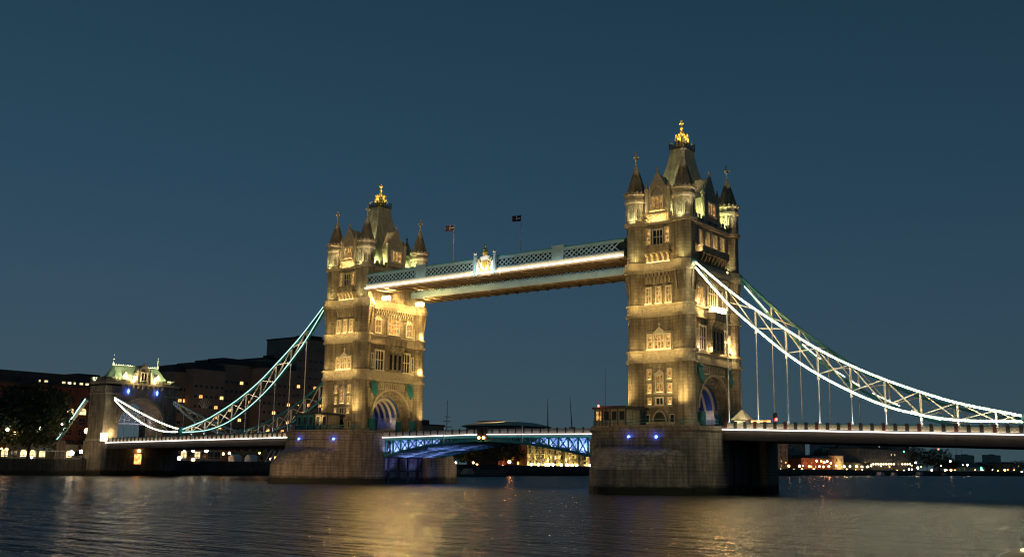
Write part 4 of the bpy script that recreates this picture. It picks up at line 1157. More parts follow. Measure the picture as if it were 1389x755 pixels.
# ------------------------------------------------------------------ north abutment gatehouse
def gatehouse():
    t = thing('gatehouse', 'abutment gatehouse with steep green lit roof and dormer', 'gatehouse', (-141, 0, -1))
    a = MB(); X0, X1 = -143.2, -135.2
    a.box(X0, X1, -11.8, -7.2, 9.4, 25.0); a.box(X0, X1, 7.2, 11.8, 9.4, 25.0)
    ap = arch_pts(7.2, 14.6, 6.6, 16)
    a.ext([(X0, y, z) for y, z in [(7.2, 25.6), (-7.2, 25.6), (-7.2, 14.6)] + ap[1:-1] + [(7.2, 14.6)]], (X1 - X0, 0, 0))
    a.build('wall', STONE, t)
    a = MB(); a.box(X0 - .4, X1 + 1.2, -12.4, 12.4, -1, 9.4); a.build('base', GRAN, t)
    c = MB(); c.box(X0 - .2, X1 + .35, -12.1, 12.1, 25.0 + .61, 26.1)
    c.box(X0 - .1, X1 + .2, -12.0, -7.3, 22.6, 23.0); c.box(X0 - .1, X1 + .2, 7.3, 12.0, 22.6, 23.0)
    c.box(X0 - .1, X1 + .9, -12.1, -7.3, 9.4, 10.2)
    for i in range(9): c.box(X1 + .2, X1 + .5, -7 + i * 1.62, -6.4 + i * 1.62, 24.6, 25.6)
    for i in range(8): c.box(X0 + .5 + i * 1.02, X0 + 1.0 + i * 1.02, -12.15, -11.8, 23.2, 25.0)
    o_ = arch_pts(8.0, 14.6, 7.4, 16); i_ = arch_pts(7.2, 14.6, 6.6, 16)
    c.ext([(X1, y, z) for y, z in o_ + i_[::-1]], (.35, 0, 0))
    c.build('string_course', TRIM, t)
    # corner turret blocks with crenels
    c = MB()
    for y0, y1 in ((-12.1, -7.6), (7.6, 12.1)):
        c.box(X0, X1, y0, y1, 26.1, 26.7)
        for i in range(5): c.box(X1 - .6, X1, y0 + i * 1.0, y0 + i * 1.0 + .55, 26.702, 27.5)
        for i in range(6): c.box(X0 + i * 1.5, X0 + i * 1.5 + .85, y0, y0 + .6, 26.702, 27.5)
    c.box(X1 - .5, X1, -7.6, 7.6, 26.1, 27.0)
    c.build('parapet', STONE, t)
    # roof: ridge along y, bell-cast
    q = MB(); cxr = -139.9; rings = []
    for z, hx, hy in ((25.9, 4.6, 9.4), (27.0, 3.8, 8.8), (28.9, 2.4, 7.8), (31.2, .35, 7.1)):
        rings.append([(cxr - hx, -hy, z), (cxr + hx, -hy, z), (cxr + hx, hy, z), (cxr - hx, hy, z)])
    q.loft(rings); ro = q.build('roof', LEAD, t)
    q = MB(); q.box(cxr - .15, cxr + .15, -7.3, 7.3, 31.2, 31.5)
    for i in range(20): q.sphere((cxr, -7.1 + i * .75, 31.6), .18, 5, 3)
    for y in (-7.3, 7.3): q.lathe([(.3, 31.1), (.4, 31.8), (.1, 32.2), (.07, 34.2)], (cxr, y), 6); q.sphere((cxr, y, 33.0), .25, 6, 4); q.sphere((cxr, y, 34.3), .17, 6, 4)
    q.build('ridge_crest', WHITE, ro)
    # dormer
    q = MB(); q.ext([(-139.5, -1.9, 26.1), (-139.5, 1.9, 26.1), (-139.5, 1.9, 29.3), (-139.5, 0, 31.6), (-139.5, -1.9, 29.3)], (4.1, 0, 0))
    for sg in (-1, 1): q.bar((-135.5, sg * 2.1, 29.1), (-135.5, 0, 31.9), .5, .35); q.lathe([(.3, 26.1), (.3, 29.6), (.03, 30.6)], (-135.3, sg * 2.1), 6)
    q.build('dormer', STONE, t)
    window(t, face(1, 0, -135.35), 0, 27.0, 1.7, 2.3, 2, True, GLASSD, False, False)
    for sg in (-1, 1):
        q = MB(); q.ext([(-138.5, sg * 5.3 - .9, 26.1), (-138.5, sg * 5.3 + .9, 26.1), (-138.5, sg * 5.3 + .9, 28.0), (-138.5, sg * 5.3, 29.4), (-138.5, sg * 5.3 - .9, 28.0)], (2.2, 0, 0)); q.build('dormer', TRIM, t)
    # lamps
    for y in (-3.4, 3.4):
        q = MB(); q.box(-134.6, -134.2, y - .4, y + .4, 27.4, 28.0); q.bar((-134.9, y, 26.5), (-134.6, y, 27.6), .2); q.build('floodlight', FLOOD, t)
        light('POINT', (-134.0, y, 28.0), 330, (1, .74, .35), None, t, .3)
    for y in (-5.1, 4.3):
        q = MB(); q.lathe([(.02, 22.9), (.3, 23.5), (.26, 24.0), (.05, 24.4)], (-134.6, y), 8); q.build('blue_lamp', LAMPB, t)
    # tracery lit inside the far side of the arch
    q = MB()
    for k in range(9):
        an = math.pi * (k + .5) / 9; q.bar((-143.5, 2.5 + math.cos(an) * 1.0, 15.5 + math.sin(an) * 1.0), (-143.5, 2.5 + math.cos(an) * 4.1, 15.5 + math.sin(an) * 4.1), .22, upv=(1, 0, 0))
    for rr in (1.0, 2.6, 4.1):
        pts = [(-143.5, 2.5 + rr * math.cos(math.pi * i / 14), 15.5 + rr * math.sin(math.pi * i / 14)) for i in range(15)]
        for p, q2 in zip(pts, pts[1:]): q.bar(p, q2, .2, upv=(1, 0, 0))
    q.box(-143.6, -143.4, -7.1, 7.1, 14.6, 15.0)
    q.build('tracery', WHITE, t)
    for y in (-1.5, 3, 6): light('POINT', (-141.5, y, 15.2), 60, (.85, .75, 1), None, t, .3)
    light('POINT', (-134.2, -9.6, 11.4), 420, (1, .7, .35), None, t, .3); light('POINT', (-133.4, -12.6, 12.5), 160, (1, .85, .6), None, t, .3)
    # roof washes
    for y in (-9.6, -5.2, 5.2, 9.6): light('SPOT', (-131.5, y, 27.5), 3600, (.95, 1, .55), (-139, y * .75, 30.5), t, .3, 70)
    light('SPOT', (-141, -13, 26.6), 1200, (.75, 1, .6), (-141, -8, 31), t, .3, 110)
    # window and lamp low in the abutment wall
    q = MB(); q.box(-133.98, -133.9, -2.0, .2, 3.2, 6.0); q.build('window', PANEO, t)
    q = MB(); q.sphere((-133.5, -.9, 6.9), .4); q.build('lamp', LAMPO, t)
    q = MB(); q.box(-135.5, -134.1, -12.2, -10.8, 9.3, 11.7); q.build('lantern', LAMPC, t)
    light('SPOT', (-131, -34, 1.5), 5200, (1, .72, .38), (-139, -12, 3), t, .6, 42, .8); light('SPOT', (-129, -30, 1.5), 5200, (1, .7, .35), (-141, -13, 14), t, .6, 55)
    return t


LAMPC = glow('lamp_cream', (1, .88, .6), 2.6)
GH = gatehouse()
# land tie of the near chain behind the gatehouse
t = thing('land_tie', 'pale sloping land tie left of the gatehouse', 'chain', (-148, -9.6, GZ))
p0, p1 = Vector((-148.2, -9.6, 21.5)), Vector((-163.0, -9.6, 9.2))
a = MB(); a.bar(p0, p1, .7, .9, upv=(0, 1, 0)); a.build('link', PALEBLUE, t)
a = MB(); a.bar(p0 + Vector((-.2, -.45, .1)), p1 + Vector((0, -.45, .1)), .5, .14, upv=(0, 1, 0)); a.build('light_strip', LEDT2 if False else LEDT, t)
a = MB(); a.box(-166, -160.5, -11, -8, GZ, 9.6); a.build('anchor_block', GRAN, t)


# ------------------------------------------------------------------ trees
def crown_mesh(rx, rz, clumps, per, size, seed):
    rnd = random.Random(seed); a = MB()
    for c in range(clumps):
        while True:
            p = Vector((rnd.uniform(-1, 1), rnd.uniform(-1, 1), rnd.uniform(-1, 1)))
            if .25 < p.length < 1.0 + rnd.uniform(-.15, .12): break
        c0 = Vector((p.x * rx, p.y * rx, p.z * rz)); cr_ = size * rnd.uniform(1.2, 2.6)
        for k in range(per):
            q = c0 + Vector((rnd.gauss(0, .5), rnd.gauss(0, .5), rnd.gauss(0, .4))) * cr_
            d = Vector((rnd.uniform(-1, 1), rnd.uniform(-1, 1), rnd.uniform(-.6, .9))).normalized(); e = d.orthogonal().normalized(); f = d.cross(e)
            s = size * rnd.uniform(.35, .8)
            a.poly([q + e * s, q + f * s * .6, q - e * s, q - f * s * .6])
    return a


TREEC = {}


def tree(x, y, h, r, label, group='trees along the far bank', seed=0, clumps=130, per=14, name='tree'):
    t = local(name, label, 'tree', (x, y, GZ), seed * 1.3, group)
    key = (round(h), round(r), seed % 3)
    if key not in TREEC:
        rz = h * .40; a = MB(); zc = h - rz
        a.tube([(0, 0, 0), (.15, .05, h * .25), (-.1, .1, h * .5), (.1, 0, h * .75)], h * .035, 7, h * .012)
        for k in range(6):
            an = k * 1.05 + seed; a.tube([(0, 0, h * (.24 + .05 * k)), (math.cos(an) * r * .35, math.sin(an) * r * .35, h * (.42 + .05 * k)), (math.cos(an) * r * .7, math.sin(an) * r * .7, h * (.55 + .05 * k))], h * .014, 5, h * .004)
        tm = a.mesh('trunk', BARK)
        cm = crown_mesh(r, rz, clumps, per, max(.5, r * .085), seed).mesh('crown', LEAF, (0, 0, zc))
        TREEC[key] = (tm, cm)
    tm, cm = TREEC[key]
    put('trunk', tm, t, Matrix.Identity(4)); put('crown', cm, t, Matrix.Identity(4))
    return t


def treepx(px, py_top, X, r, label, **k):
    p = hit(px, py_top, X); return tree(X, p.y, p.z - GZ, r, label, **k)


treepx(47, 521, -158, 11.5, 'large dark plane tree in front of the white arcade, farthest left but one', seed=1, clumps=420, per=16)
treepx(-14, 552, -156, 8, 'dark tree cut by the left edge of the photo', seed=2, clumps=260)
treepx(118, 590, -170, 4.5, 'small shrubby tree between the plane tree and the gatehouse', seed=3, clumps=90)


# ------------------------------------------------------------------ buildings on the far bank
HOT = 'wings of the stepped concrete hotel'


def building(X, pa, pb, pt, label, mat, depth=30, rows=5, cols=8, lit=(), litmat=PANEO, roof='flat', cat='building', name='riverside_building', setback=0, ww=1.6, wh=1.6, z0=GZ, group='buildings on the far bank', wmat=None, skip=0, arch=False, topwin=.85):
    """facade on the plane x = X between photo columns pa and pb, roof line at photo height pt (at pb)"""
    A, B = hit(pa, 600, X), hit(pb, 600, X); y0, y1 = A.y, B.y; zt = hit((pa + pb) / 2, pt, X).z
    t = thing(name, label, cat, ((X - depth / 2), (y0 + y1) / 2, z0), group)
    a = MB(); a.box(X - depth, X, y0, y1, z0, zt)
    if cols:
        for i in range(rows): 
            z = z0 + (zt - z0) * (i + 1) / (rows + 1) * 1.0 - .6
            a.box(X, X + .12, y0, y1, z - .35, z - .15)
    a.build('wall', mat, t)
    a = MB()
    if roof == 'flat':
        a.box(X - depth - .3, X + .3, y0 - .3, y1 + .3, zt, zt + .6); a.box(X - depth * .6, X - depth * .25, y0 + (y1 - y0) * .3, y0 + (y1 - y0) * .6, zt + .6, zt + 2.6)
    elif roof == 'pitch':
        hh = min((y1 - y0) * .25, 5); a.ext([(X + .3, y0 - .3, zt), (X - depth - .3, y0 - .3, zt), (X - depth / 2, y0 - .3, zt + hh)], (0, y1 - y0 + .6, 0))
    elif roof == 'gable':
        hh = (y1 - y0) * .35; a.ext([(X + .2, y0 - .3, zt), (X + .2, y1 + .3, zt), (X + .2, (y0 + y1) / 2, zt + hh)], (-depth - .4, 0, 0))
    elif roof == 'slope':
        a.ext([(X + .1, y0, zt), (X + .1, y1, zt), (X - 1.5, y1, zt + 2.5), (X - 1.5, y0, zt + 2.5)], (-depth * .5, 0, 0)); a.box(X - depth, X - depth * .5, y0, y1, zt, zt + 2.2)
    elif roof == 'crenel':
        a.box(X - depth, X + .5, y0, y1, zt, zt + .6); k = y0
        while k < y1 - 1: a.box(X - .3, X + .5, k, k + 1.2, zt + .602, zt + 1.9); k += 2.4
    a.build('roof', DROOF if roof != 'crenel' else mat, t)
    wl = {}
    for i in range(rows):
        z = z0 + (zt - z0) * (i + .5) / rows * topwin
        for j in range(cols):
            u = y0 + (y1 - y0) * (j + .5) / cols
            if skip and random.random() < skip: continue
            L_ = (i, j) in lit or (group == HOT and random.random() < .045)
            key = ('bw', ww, wh, L_ and litmat.name, arch, wmat and wmat.name)
            if key not in CACHE:
                q = MB(); q.box(0, .1, -ww / 2 - .12, ww / 2 + .12, -.12, 0); q.box(0, .1, -ww / 2 - .1, -ww / 2, 0, wh); q.box(0, .1, ww / 2, ww / 2 + .1, 0, wh); q.box(0, .08, -.04, .04, 0, wh)
                p = MB()
                if arch: p.ext([(.02, -y_, z_) for y_, z_ in [(ww / 2, 0)] + [(-q_, s_) for q_, s_ in arch_pts(ww / 2, wh * .6, wh * .4, 8)] + [(-ww / 2, 0)]], (.03, 0, 0))
                else: p.box(.02, .05, -ww / 2, ww / 2, 0, wh)
                CACHE[key] = (q.mesh('window', wmat or CONC), p.mesh('pane', litmat if L_ else GLASSD))
            f_, p_ = CACHE[key]
            o = put('window', f_, t, Matrix.Translation((X, u, z)))
            c = bpy.data.objects.new('pane', p_); col.objects.link(c); c.parent = o
    return t, y0, y1, zt


random.seed(11)
# left
t, y0, y1, zt = building(-205, -70, 150, 521, 'long red brick block with flat dark roof behind the plane tree', BRICK, 26, 6, 12, {(4, 8), (4, 9), (5, 5), (3, 2)}, PANEY, arch=True, ww=2.4, wh=2.2)
a = MB(); a.box(-228, -209, y0 + 2, y1, zt + .62, zt + 4.6); a.build('attic', DROOF, t); a = MB(); a.box(-226, -212, y0 + 45, y1 - 2, zt + 4.6, zt + 5.6); a.build('plant_room', DROOF, t)
for k in range(9):
    a = MB(); yy = hit(52 + k * 8, 520, -209).y; a.box(-208.98, -208.9, yy, yy + (1.2 if k % 3 else .6), zt + 1.4, zt + 2.1)
    if k not in (2, 3): a.build('attic_window', PANEY, t)
building(-168, -40, 124, 601, 'low white arcaded quayside building under the plane tree', RENDER_, 14, 1, 13, {(0, j) for j in (1, 3, 5, 6, 7, 8, 10, 12)}, PANEY, ww=1.9, wh=2.0, wmat=RENDER_, arch=True, topwin=.55, roof='flat')
a = MB(); p = hit(48, 615, -160); q2 = hit(88, 615, -160); a.ext([(-160, p.y, 6.5), (-163.5, p.y, 7.4), (-163.5, p.y, 7.5), (-160, p.y, 6.6)], (0, q2.y - p.y, 0))
for i in range(4): a.box(-160.1, -160, p.y + i * (q2.y - p.y) / 3 - .05, p.y + i * (q2.y - p.y) / 3 + .05, GZ, 6.5)
single(a.build('terrace_awning', WHITE), 'pale awning over the lit quayside terrace at left', 'awning')
# stepped concrete hotel, several wings
HOT = 'wings of the stepped concrete hotel'
for i, (X, pa, pb, pt, lb, rows, cols, lit, rf) in enumerate((
        (-205, 229, 257, 504, 'lowest left wing of the dark concrete hotel with rounded roof edge', 7, 4, {(5, 1)}, 'slope'),
        (-200, 257, 300, 501, 'second wing of the dark concrete hotel, blank wall at its foot', 8, 6, {(6, 1), (4, 4), (5, 4), (6, 5)}, 'slope'),
        (-206, 299, 352, 495, 'tallest roofed middle wing of the concrete hotel with single orange window', 9, 8, {(8, 3), (5, 1), (4, 3), (4, 6), (2, 5)}, 'slope'),
        (-198, 352, 398, 500, 'fourth wing of the concrete hotel behind the teal chain', 9, 7, {(5, 2), (3, 4), (4, 5), (6, 5), (1, 2), (2, 0)}, 'slope'),
        (-204, 397, 470, 462, 'tall right wing of the concrete hotel, next to the left tower', 12, 10, {(5, 1), (6, 2), (4, 3), (7, 5), (3, 4), (5, 6), (2, 1), (8, 3)}, 'flat'),
        (-214, 355, 420, 489, 'rear wing of the concrete hotel rising behind the chain', 9, 6, {(7, 5)}, 'flat'))):
    building(X, pa, pb, pt, lb, CONC, 20, rows, cols, lit, PANEO, roof=rf, name='hotel_wing', group=HOT, ww=1.5, wh=1.15, wmat=CONC2)
a = MB(); p = hit(277, 556, -199.5)
for k in range(7):
    an = R(90 + (k - 3) * 17); a.bar((-199.5, p.y + math.cos(an) * 1.0, p.z + math.sin(an)), (-199.5, p.y + math.cos(an) * 3.6, p.z + math.sin(an) * 4.6), .18, upv=(1, 0, 0))
single(a.build('wall_emblem', WHITE), 'pale fan-shaped emblem on the blank hotel wall', 'emblem')
for y_ in (25, 52, 80, 108, 135):  # added points without fixtures brighten the hotel and brick block fronts
    light('POINT', (-186, y_, 9), 700, (1, .5, .2), None, None, .5); light('POINT', (-189, y_ + 9, 24), 220, (1, .55, .25), None, None, .5)
for y_ in (-40, -10, 20): light('POINT', (-190, y_, 13), 500, (1, .45, .18), None, None, .5)
# low pavilion under the left span
building(-172, 236, 300, 604, 'low pavilion with lit windows under the left span', CONC2, 12, 1, 7, {(0, 1), (0, 3)}, PANEY, ww=2.2, wh=2.2, topwin=.6)
building(-176, 318, 400, 602, 'low brown pavilion with orange lights under the left span', BROWN, 12, 2, 8, {(0, 5), (0, 6), (1, 7)}, PANEO, ww=1.8, wh=1.4)
a = MB(); p = hit(358, 628, -143)
for k in range(5): a.bar((-143, p.y + k * 1.9, GZ), (-143, p.y + k * 1.9 + 2.6, GZ + 4.6), .22, upv=(1, 0, 0))
a.bar((-143, p.y - .5, GZ + .6), (-143, p.y + 9.5, GZ + 2.6), .25, upv=(1, 0, 0))
single(a.build('gangway_frame', WHITE), 'white raking gangway struts beside the left pier', 'gangway')
for px, lb in ((322, 'small white riverside hut, left of two under the left span'), (344, 'small white riverside hut, right of two under the left span')):
    p = hit(px, 630, -146); a = MB(); a.box(-149, -146, p.y - 1.4, p.y + 1.4, GZ, GZ + 2.3); a.ext([(-149, p.y - 1.6, GZ + 2.3), (-145.8, p.y - 1.6, GZ + 2.3), (-147.4, p.y - 1.6, GZ + 3.2)], (0, 3.2, 0))
    single(a.build('riverside_hut', WHITE), lb, 'hut', 'huts under the left span')
# centre, seen through the opening span
treepx(640, 603, -160, 8, 'dark tree mass left of centre under the opening span', seed=4, clumps=200); treepx(668, 597, -165, 9, 'broad dark tree under the middle of the opening span', seed=5, clumps=220)
treepx(622, 600, -158, 7, 'dark tree beside the left pier under the opening span', seed=6, clumps=180); treepx(694, 601, -168, 7, 'dark tree against the red brick warehouse', seed=7, clumps=150)
t, y0, y1, zt = building(-185, 676, 714, 611, 'red brick warehouse glowing orange under the opening span', BRICK, 20, 3, 5, {(0, 3), (1, 2)}, PANEO, roof='flat')
for yy in (y0 + 3, y1 - 5): light('POINT', (-182, yy, 7), 1400, (1, .3, .08), None, t, .5)
t, y0, y1, zt = building(-180, 715, 880, 602, 'cream brick warehouse with battlemented cornice and uplights', YBRICK, 25, 4, 22, {(1, 4), (1, 6), (0, 12), (2, 14), (1, 16), (0, 17)}, PANEY, roof='crenel', ww=1.5, wh=2.0, wmat=YBRICK)
for k, px in enumerate((722, 731, 741, 745, 751, 762, 770, 777, 783, 801, 810)):
    yy = hit(px, 636, -178).y; q = MB(); q.box(-178.6, -178.1, yy - .45, yy + .45, GZ, GZ + 1.9); q.build('uplight', FLOOD, t)
    light('SPOT', (-178.0, yy, GZ + 2.0), 5200, (1, .80, .30), (-180, yy, GZ + 8), t, .3, 62)
    if k in (3, 6):
        q = MB(); q.box(-180.001, -178.9, yy - 1.0, yy + 1.0, GZ, zt + .8); q.build('buttress', YBRICK, t)
# pontoon with fence
a = MB(); p = hit(600, 645, -110); q2 = hit(688, 645, -110); a.box(-116, -110, p.y, q2.y, -.5, .9)
t = thing('pontoon', 'dark mooring pontoon with pale railing under the opening span', 'pontoon', (-113, (p.y + q2.y) / 2, 0)); a.build('deck', HULL, t)
a = MB(); k = p.y
while k < q2.y: a.box(-110.1, -110.0, k, k + .12, .9, 2.3); k += 1.1
a.box(-110.12, -109.98, p.y, q2.y, 2.3, 2.4); a.box(-110.12, -109.98, p.y, q2.y, 1.6, 1.66); a.build('railing', CONC2, t)
a = MB(); p = hit(636, 640, -112); a.box(-114, -111, p.y - 2, p.y + 2, .9, 1.9); a.box(-113.6, -111.4, p.y - 1.4, p.y + 1.4, 1.9, 2.9); single(a.build('mooring_hut', RENDER_), 'small pale hut on the dark pontoon', 'hut')
# dome building beyond the deck
pc = hit(687, 577, -345); t = thing('dome_hall', 'wide low hall with warm lit shallow roof above the middle of the deck', 'building', (pc.x, pc.y, GZ), 'buildings on the far bank')
M = Matrix.Translation((pc.x, pc.y, 0)); z1 = hit(686, 571.5, -345).z; z0_ = hit(686, 579, -345).z
a = MB(M); a.lathe([(26, GZ), (26, z0_ - 3), (31, z0_ - .6)], (0, 0), 40); a.build('wall', RENDER_, t)
a = MB(M); a.lathe([(34, z0_), (33, z0_ + .8), (22, z1 - 1.0), (8, z1), (1, z1)], (0, 0), 40); a.build('roof', RENDER_, t)
a = MB(M); a.lathe([(12, z1 - .2), (6, z1 + .35), (1, z1 + .4)], (-7, -8), 24); a.build('roof_light', REDP, t)
for dy in (-22, 0, 22): light('SPOT', (pc.x + 16, pc.y + dy, z1 + 9), 14000, (1, .66, .3), (pc.x, pc.y + dy * .8, z1 - 1), t, 1, 80)
ps = hit(606, 583, -175)
mast(-175, ps.y, GZ, hit(607, 543, -175).z, 'white ship mast with yards beyond the left end of the opening span', ((ps.z + 1.5, 2.2), (ps.z + 4, 1.6), (ps.z + 6, 1.0)), r=.35, name='ship_mast', cat='mast')
for px, pt, lb in ((743, 540, 'thin dark crane mast beyond the deck, left one of the pair'), (773, 538, 'thin dark crane mast beyond the deck, leaning right one of the pair')):
    p = hit(px, pt, -260); b_ = hit(px + (3 if px == 773 else 0), 583, -260)
    t = thing('crane_mast', lb, 'crane', (-260, b_.y, GZ), 'crane masts beyond the deck')
    a = MB(); a.tube([(-260, b_.y, GZ), (-260, b_.y, b_.z), (-260, p.y, p.z)], .8, 5, .12); a.build('jib', DKMETAL, t)
    a = MB(); a.box(-261.5, -258.5, b_.y - 1.5, b_.y + 1.5, b_.z - 2, b_.z + 2); a.build('cab', DKMETAL, t)
t, y0, y1, zt = building(-175, 572, 602, 577, 'dark block with small lit lamps on its roof, right of the left tower', CONC, 15, 3, 3, set(), PANEY)
# right: far bank downstream
for (X, pa, pb, pt, lb, mat, rows, cols, lit, lm, rf) in (
        (-170, 1010, 1068, 590, 'tall dark warehouse row beside the right pier', CONC, 6, 9, {(3, 4), (2, 6)}, PANEY, 'flat'),
        (-190, 1068, 1092, 588, 'dark block with a lit upper floor under the right span', CONC, 6, 4, {(5, 3), (5, 2), (5, 1)}, PANEY, 'flat'),
        (-165, 1086, 1128, 622, 'orange lit brick wharf with a row of lamps', BRICK, 2, 8, {(0, 2), (0, 3), (1, 5)}, PANEO, 'flat'),
        (-164, 1131, 1143, 618, 'bright cream gabled house beside the orange wharf', RENDER_, 2, 2, {(0, 0), (0, 1)}, PANEY, 'flat'),
        (-330, 1125, 1143, 598, 'grey tower block behind the cream house', CONC2, 9, 4, {(6, 1), (7, 2), (4, 0), (3, 3), (2, 1), (5, 2), (8, 3)}, PANEY, 'flat'),
        (-230, 1149, 1163, 607, 'pale grey office block left of the stepped flats', RENDER_, 5, 3, set(), PANEY, 'flat'),
        (-172, 1144, 1180, 628, 'low yellow lit quayside house row', YBRICK, 1, 8, {(0, 1), (0, 3), (0, 5), (0, 6)}, PANEY, 'flat'),
        (-180, 1164, 1242, 610, 'broad dark stepped flats with a bright terrace of lamps', CONC, 4, 16, {(3, 8), (3, 9), (1, 1)}, PANEY, 'flat'),
        (-200, 1172, 1232, 599, 'upper storeys of the stepped flats, set back', CONC, 6, 8, {(5, 2)}, PANEY, 'flat'),
        (-560, 1308, 1320, 617, 'pale tower block on the skyline, left of two', CONC2, 6, 4, set(), PANEY, 'flat'),
        (-560, 1344, 1356, 617, 'pale tower block on the skyline, right of two', CONC2, 6, 4, set(), PANEY, 'flat'),
        (-175, 1296, 1334, 633, 'long low bluish quayside shed near the green lamp', RENDER_, 1, 6, set(), PANEY, 'pitch'),
        (-190, 1340, 1362, 632, 'brown lit terrace house on the far right skyline', BRICK, 2, 5, {(0, 1), (1, 2)}, PANEO, 'pitch'),
        (-170, 1368, 1384, 629, 'brown square warehouse at the right edge', YBRICK, 3, 5, {(1, 1), (2, 3)}, PANEO, 'flat')):
    t, y0, y1, zt = building(X, pa, pb, pt, lb, mat, 25, rows, cols, lit, lm, roof=rf, ww=1.8 if X > -300 else 3, wh=1.8 if X > -300 else 3)
    if 'orange lit' in lb:
        for k in range(4): light('POINT', (X + 6, y0 + (k + .5) * (y1 - y0) / 4, 9), 2200, (1, .27, .06), None, t, .5)
    if 'cream gabled' in lb: light('POINT', (X + 6, (y0 + y1) / 2, 8), 3800, (1, .62, .2), None, t, .5)
    if 'yellow lit' in lb: light('POINT', (X + 7, (y0 + y1) / 2, 7), 2500, (1, .7, .3), None, t, .5)
    if 'bright terrace' in lb:
        for k in range(11):
            q = MB(); yy = hit(1181 + k * 4.4 + (0 if k < 8 else 6), 629, X + 1).y; q.box(X + .8, X + 1.4, yy - 1.2, yy + 1.2, zt * .56 - .5, zt * .56 + .4); q.build('terrace_lamp', LAMPT if k < 0 else PANEYB, t) if False else None
TERR = glow('terrace_lamp_glow', (1, .72, .42), 7)
for k in range(14):
    px = 1181 + k * 3.5 + (0 if k < 10 else 8); p = hit(px, 629, -176); a = MB(); a.sphere(p, .75, 6, 4)
    t = thing('terrace_lamp', 'small lamp in the bright terrace row of the stepped flats', 'lamp', (p.x, p.y, GZ), 'lamps of the terrace row'); a.build('lantern', TERR, t)
    a = MB(); a.bar((p.x, p.y, GZ), (p.x, p.y, p.z - .75), .15, upv=(0, 1, 0)); a.build('post', DKMETAL, t)
for (px, pt, X, r_, sd_, lb) in ((1115, 608, -215, 12, 8, 'round dark tree behind the orange wharf'), (1237, 598, -180, 12, 9, 'tall dark tree right of the stepped flats'), (1256, 611, -178, 14, 10, 'dark tree beneath the skyline right of the flats'), (1272, 608, -185, 16, 11, 'tallest dark poplar clump with a red lamp above'),
                                (1287, 622, -178, 12, 12, 'dark tree left of the marina masts'), (1330, 627, -260, 14, 13, 'dark low tree before the left tower block'), (1346, 626, -270, 14, 14, 'dark low tree before the right tower block'), (1376, 625, -250, 14, 15, 'dark low tree behind the right edge warehouse'), (1312, 628, -250, 12, 16, 'dark low tree between shed and tower block'), (1392, 624, -240, 14, 17, 'dark tree at the extreme right edge')):
    treepx(px, pt, X, r_, lb, seed=sd_, clumps=150, per=12)
p = hit(1273, 609, -190); mast(-190, p.y, GZ, p.z, 'slender pole with a red warning lamp above the poplars', r=.4, tip=LAMPR, name='warning_mast')
for px, pt in ((1297, 606), (1304, 609), (1322, 619), (1252, 613)):
    p = hit(px, pt, -176); mast(-176, p.y, GZ, p.z, 'thin yacht mast in the marina on the right', r=.22, group='marina masts', name='yacht_mast')


# ------------------------------------------------------------------ lamps on the far bank
def lamp(px, py, X, mat, label, group, r=.38, pw=0, colr=(1, .6, .25)):
    p = hit(px, py, X); t = thing('street_lamp', label, 'street lamp', (p.x, p.y, GZ), group)
    a = MB(); a.lathe([(.09, GZ), (.06, max(GZ + .5, p.z - r))], (p.x, p.y), 5); a.build('pole', DKMETAL, t)
    a = MB(); a.sphere(p, r, 8, 5); a.build('lantern', mat, t)
    if pw: light('POINT', (p.x + 1, p.y, p.z), pw, colr, None, t, .3)
    return t


LL = [(10, 582, LAMPW, .45, 'bright white lamp at the far left, upper one'), (20, 587, LAMPO, .4, 'orange lamp second from the left edge'), (54, 580, LAMPW, .4, 'white lamp seen against the plane tree'), (84, 575, LAMPW, .28, 'small white lamp right of the plane tree crown'),
      (9, 609, LAMPO, .4, 'orange lamp low at the left edge'), (2, 608, LAMPO, .25, 'tiny orange lamp on the left edge'), (118, 584, LAMPO, .8, 'large orange lamp beside the gatehouse'), (97, 614, LAMPW, .7, 'bright double lamp below the awning, left'), (110, 612, LAMPW, .5, 'bright lamp close to the gatehouse base'),
      (43, 620, LAMPW, .3, 'low terrace lamp under the plane tree'), (100, 625, LAMPW, .25, 'low quay lamp near the gatehouse')]
for px, py, mt, r_, lb in LL:
    lamp(px, py, -150 if py > 600 else -152, mt, lb, 'lamps on the left quay', r_, 160 if px in (97, 110, 118) else 0)
LC = [(243, 621, LAMPW, .6), (250, 611, LAMPW, .35), (262, 611, LAMPW, .45), (262, 623, LAMPO, .55), (280, 611, LAMPW, .55), (303, 615, LAMPO, .4), (311, 614, LAMPW, .4), (352, 614, LAMPO, .3), (384, 620, LAMPO, .4), (367, 622, LAMPO, .35)]
WD = ['white lamp lowest left', 'small white lamp upper left', 'white lamp second from the left', 'orange lamp low down', 'brightest white lamp', 'orange lamp of the close pair', 'white lamp of the close pair', 'small orange lamp alone', 'orange lamp nearest the left pier', 'orange lamp above the gangway']
for (px, py, mt, r_), d in zip(LC, WD): lamp(px, py, -150, mt, d + ' under the left span', 'lamps under the left span', r_)
LM = [(609, 626, LAMPW, .45, 'white lamp just right of the left pier'), (614, 624, LAMPW, .55, 'bright white lamp near the left pier'), (618, 627, LAMPW, .4, 'third white lamp right of the left pier'), (642, 627, LAMPO, .45, 'orange lamp among the dark trees, left'), (647, 630, LAMPO, .5, 'orange lamp among the dark trees, right'),
      (691, 626, LAMPO, .7, 'large orange lamp before the red warehouse'), (703, 633, LAMPW, .45, 'pale lamp beside the orange one'), (682, 631, LAMPW, .3, 'tiny white lamp left of the red one'), (687, 638, LAMPR, .5, 'red lamp low by the pontoon end')]
for px, py, mt, r_, lb in LM: lamp(px, py, -150, mt, lb, 'lamps under the opening span', r_, 500 if px == 691 else 0, (1, .35, .1))
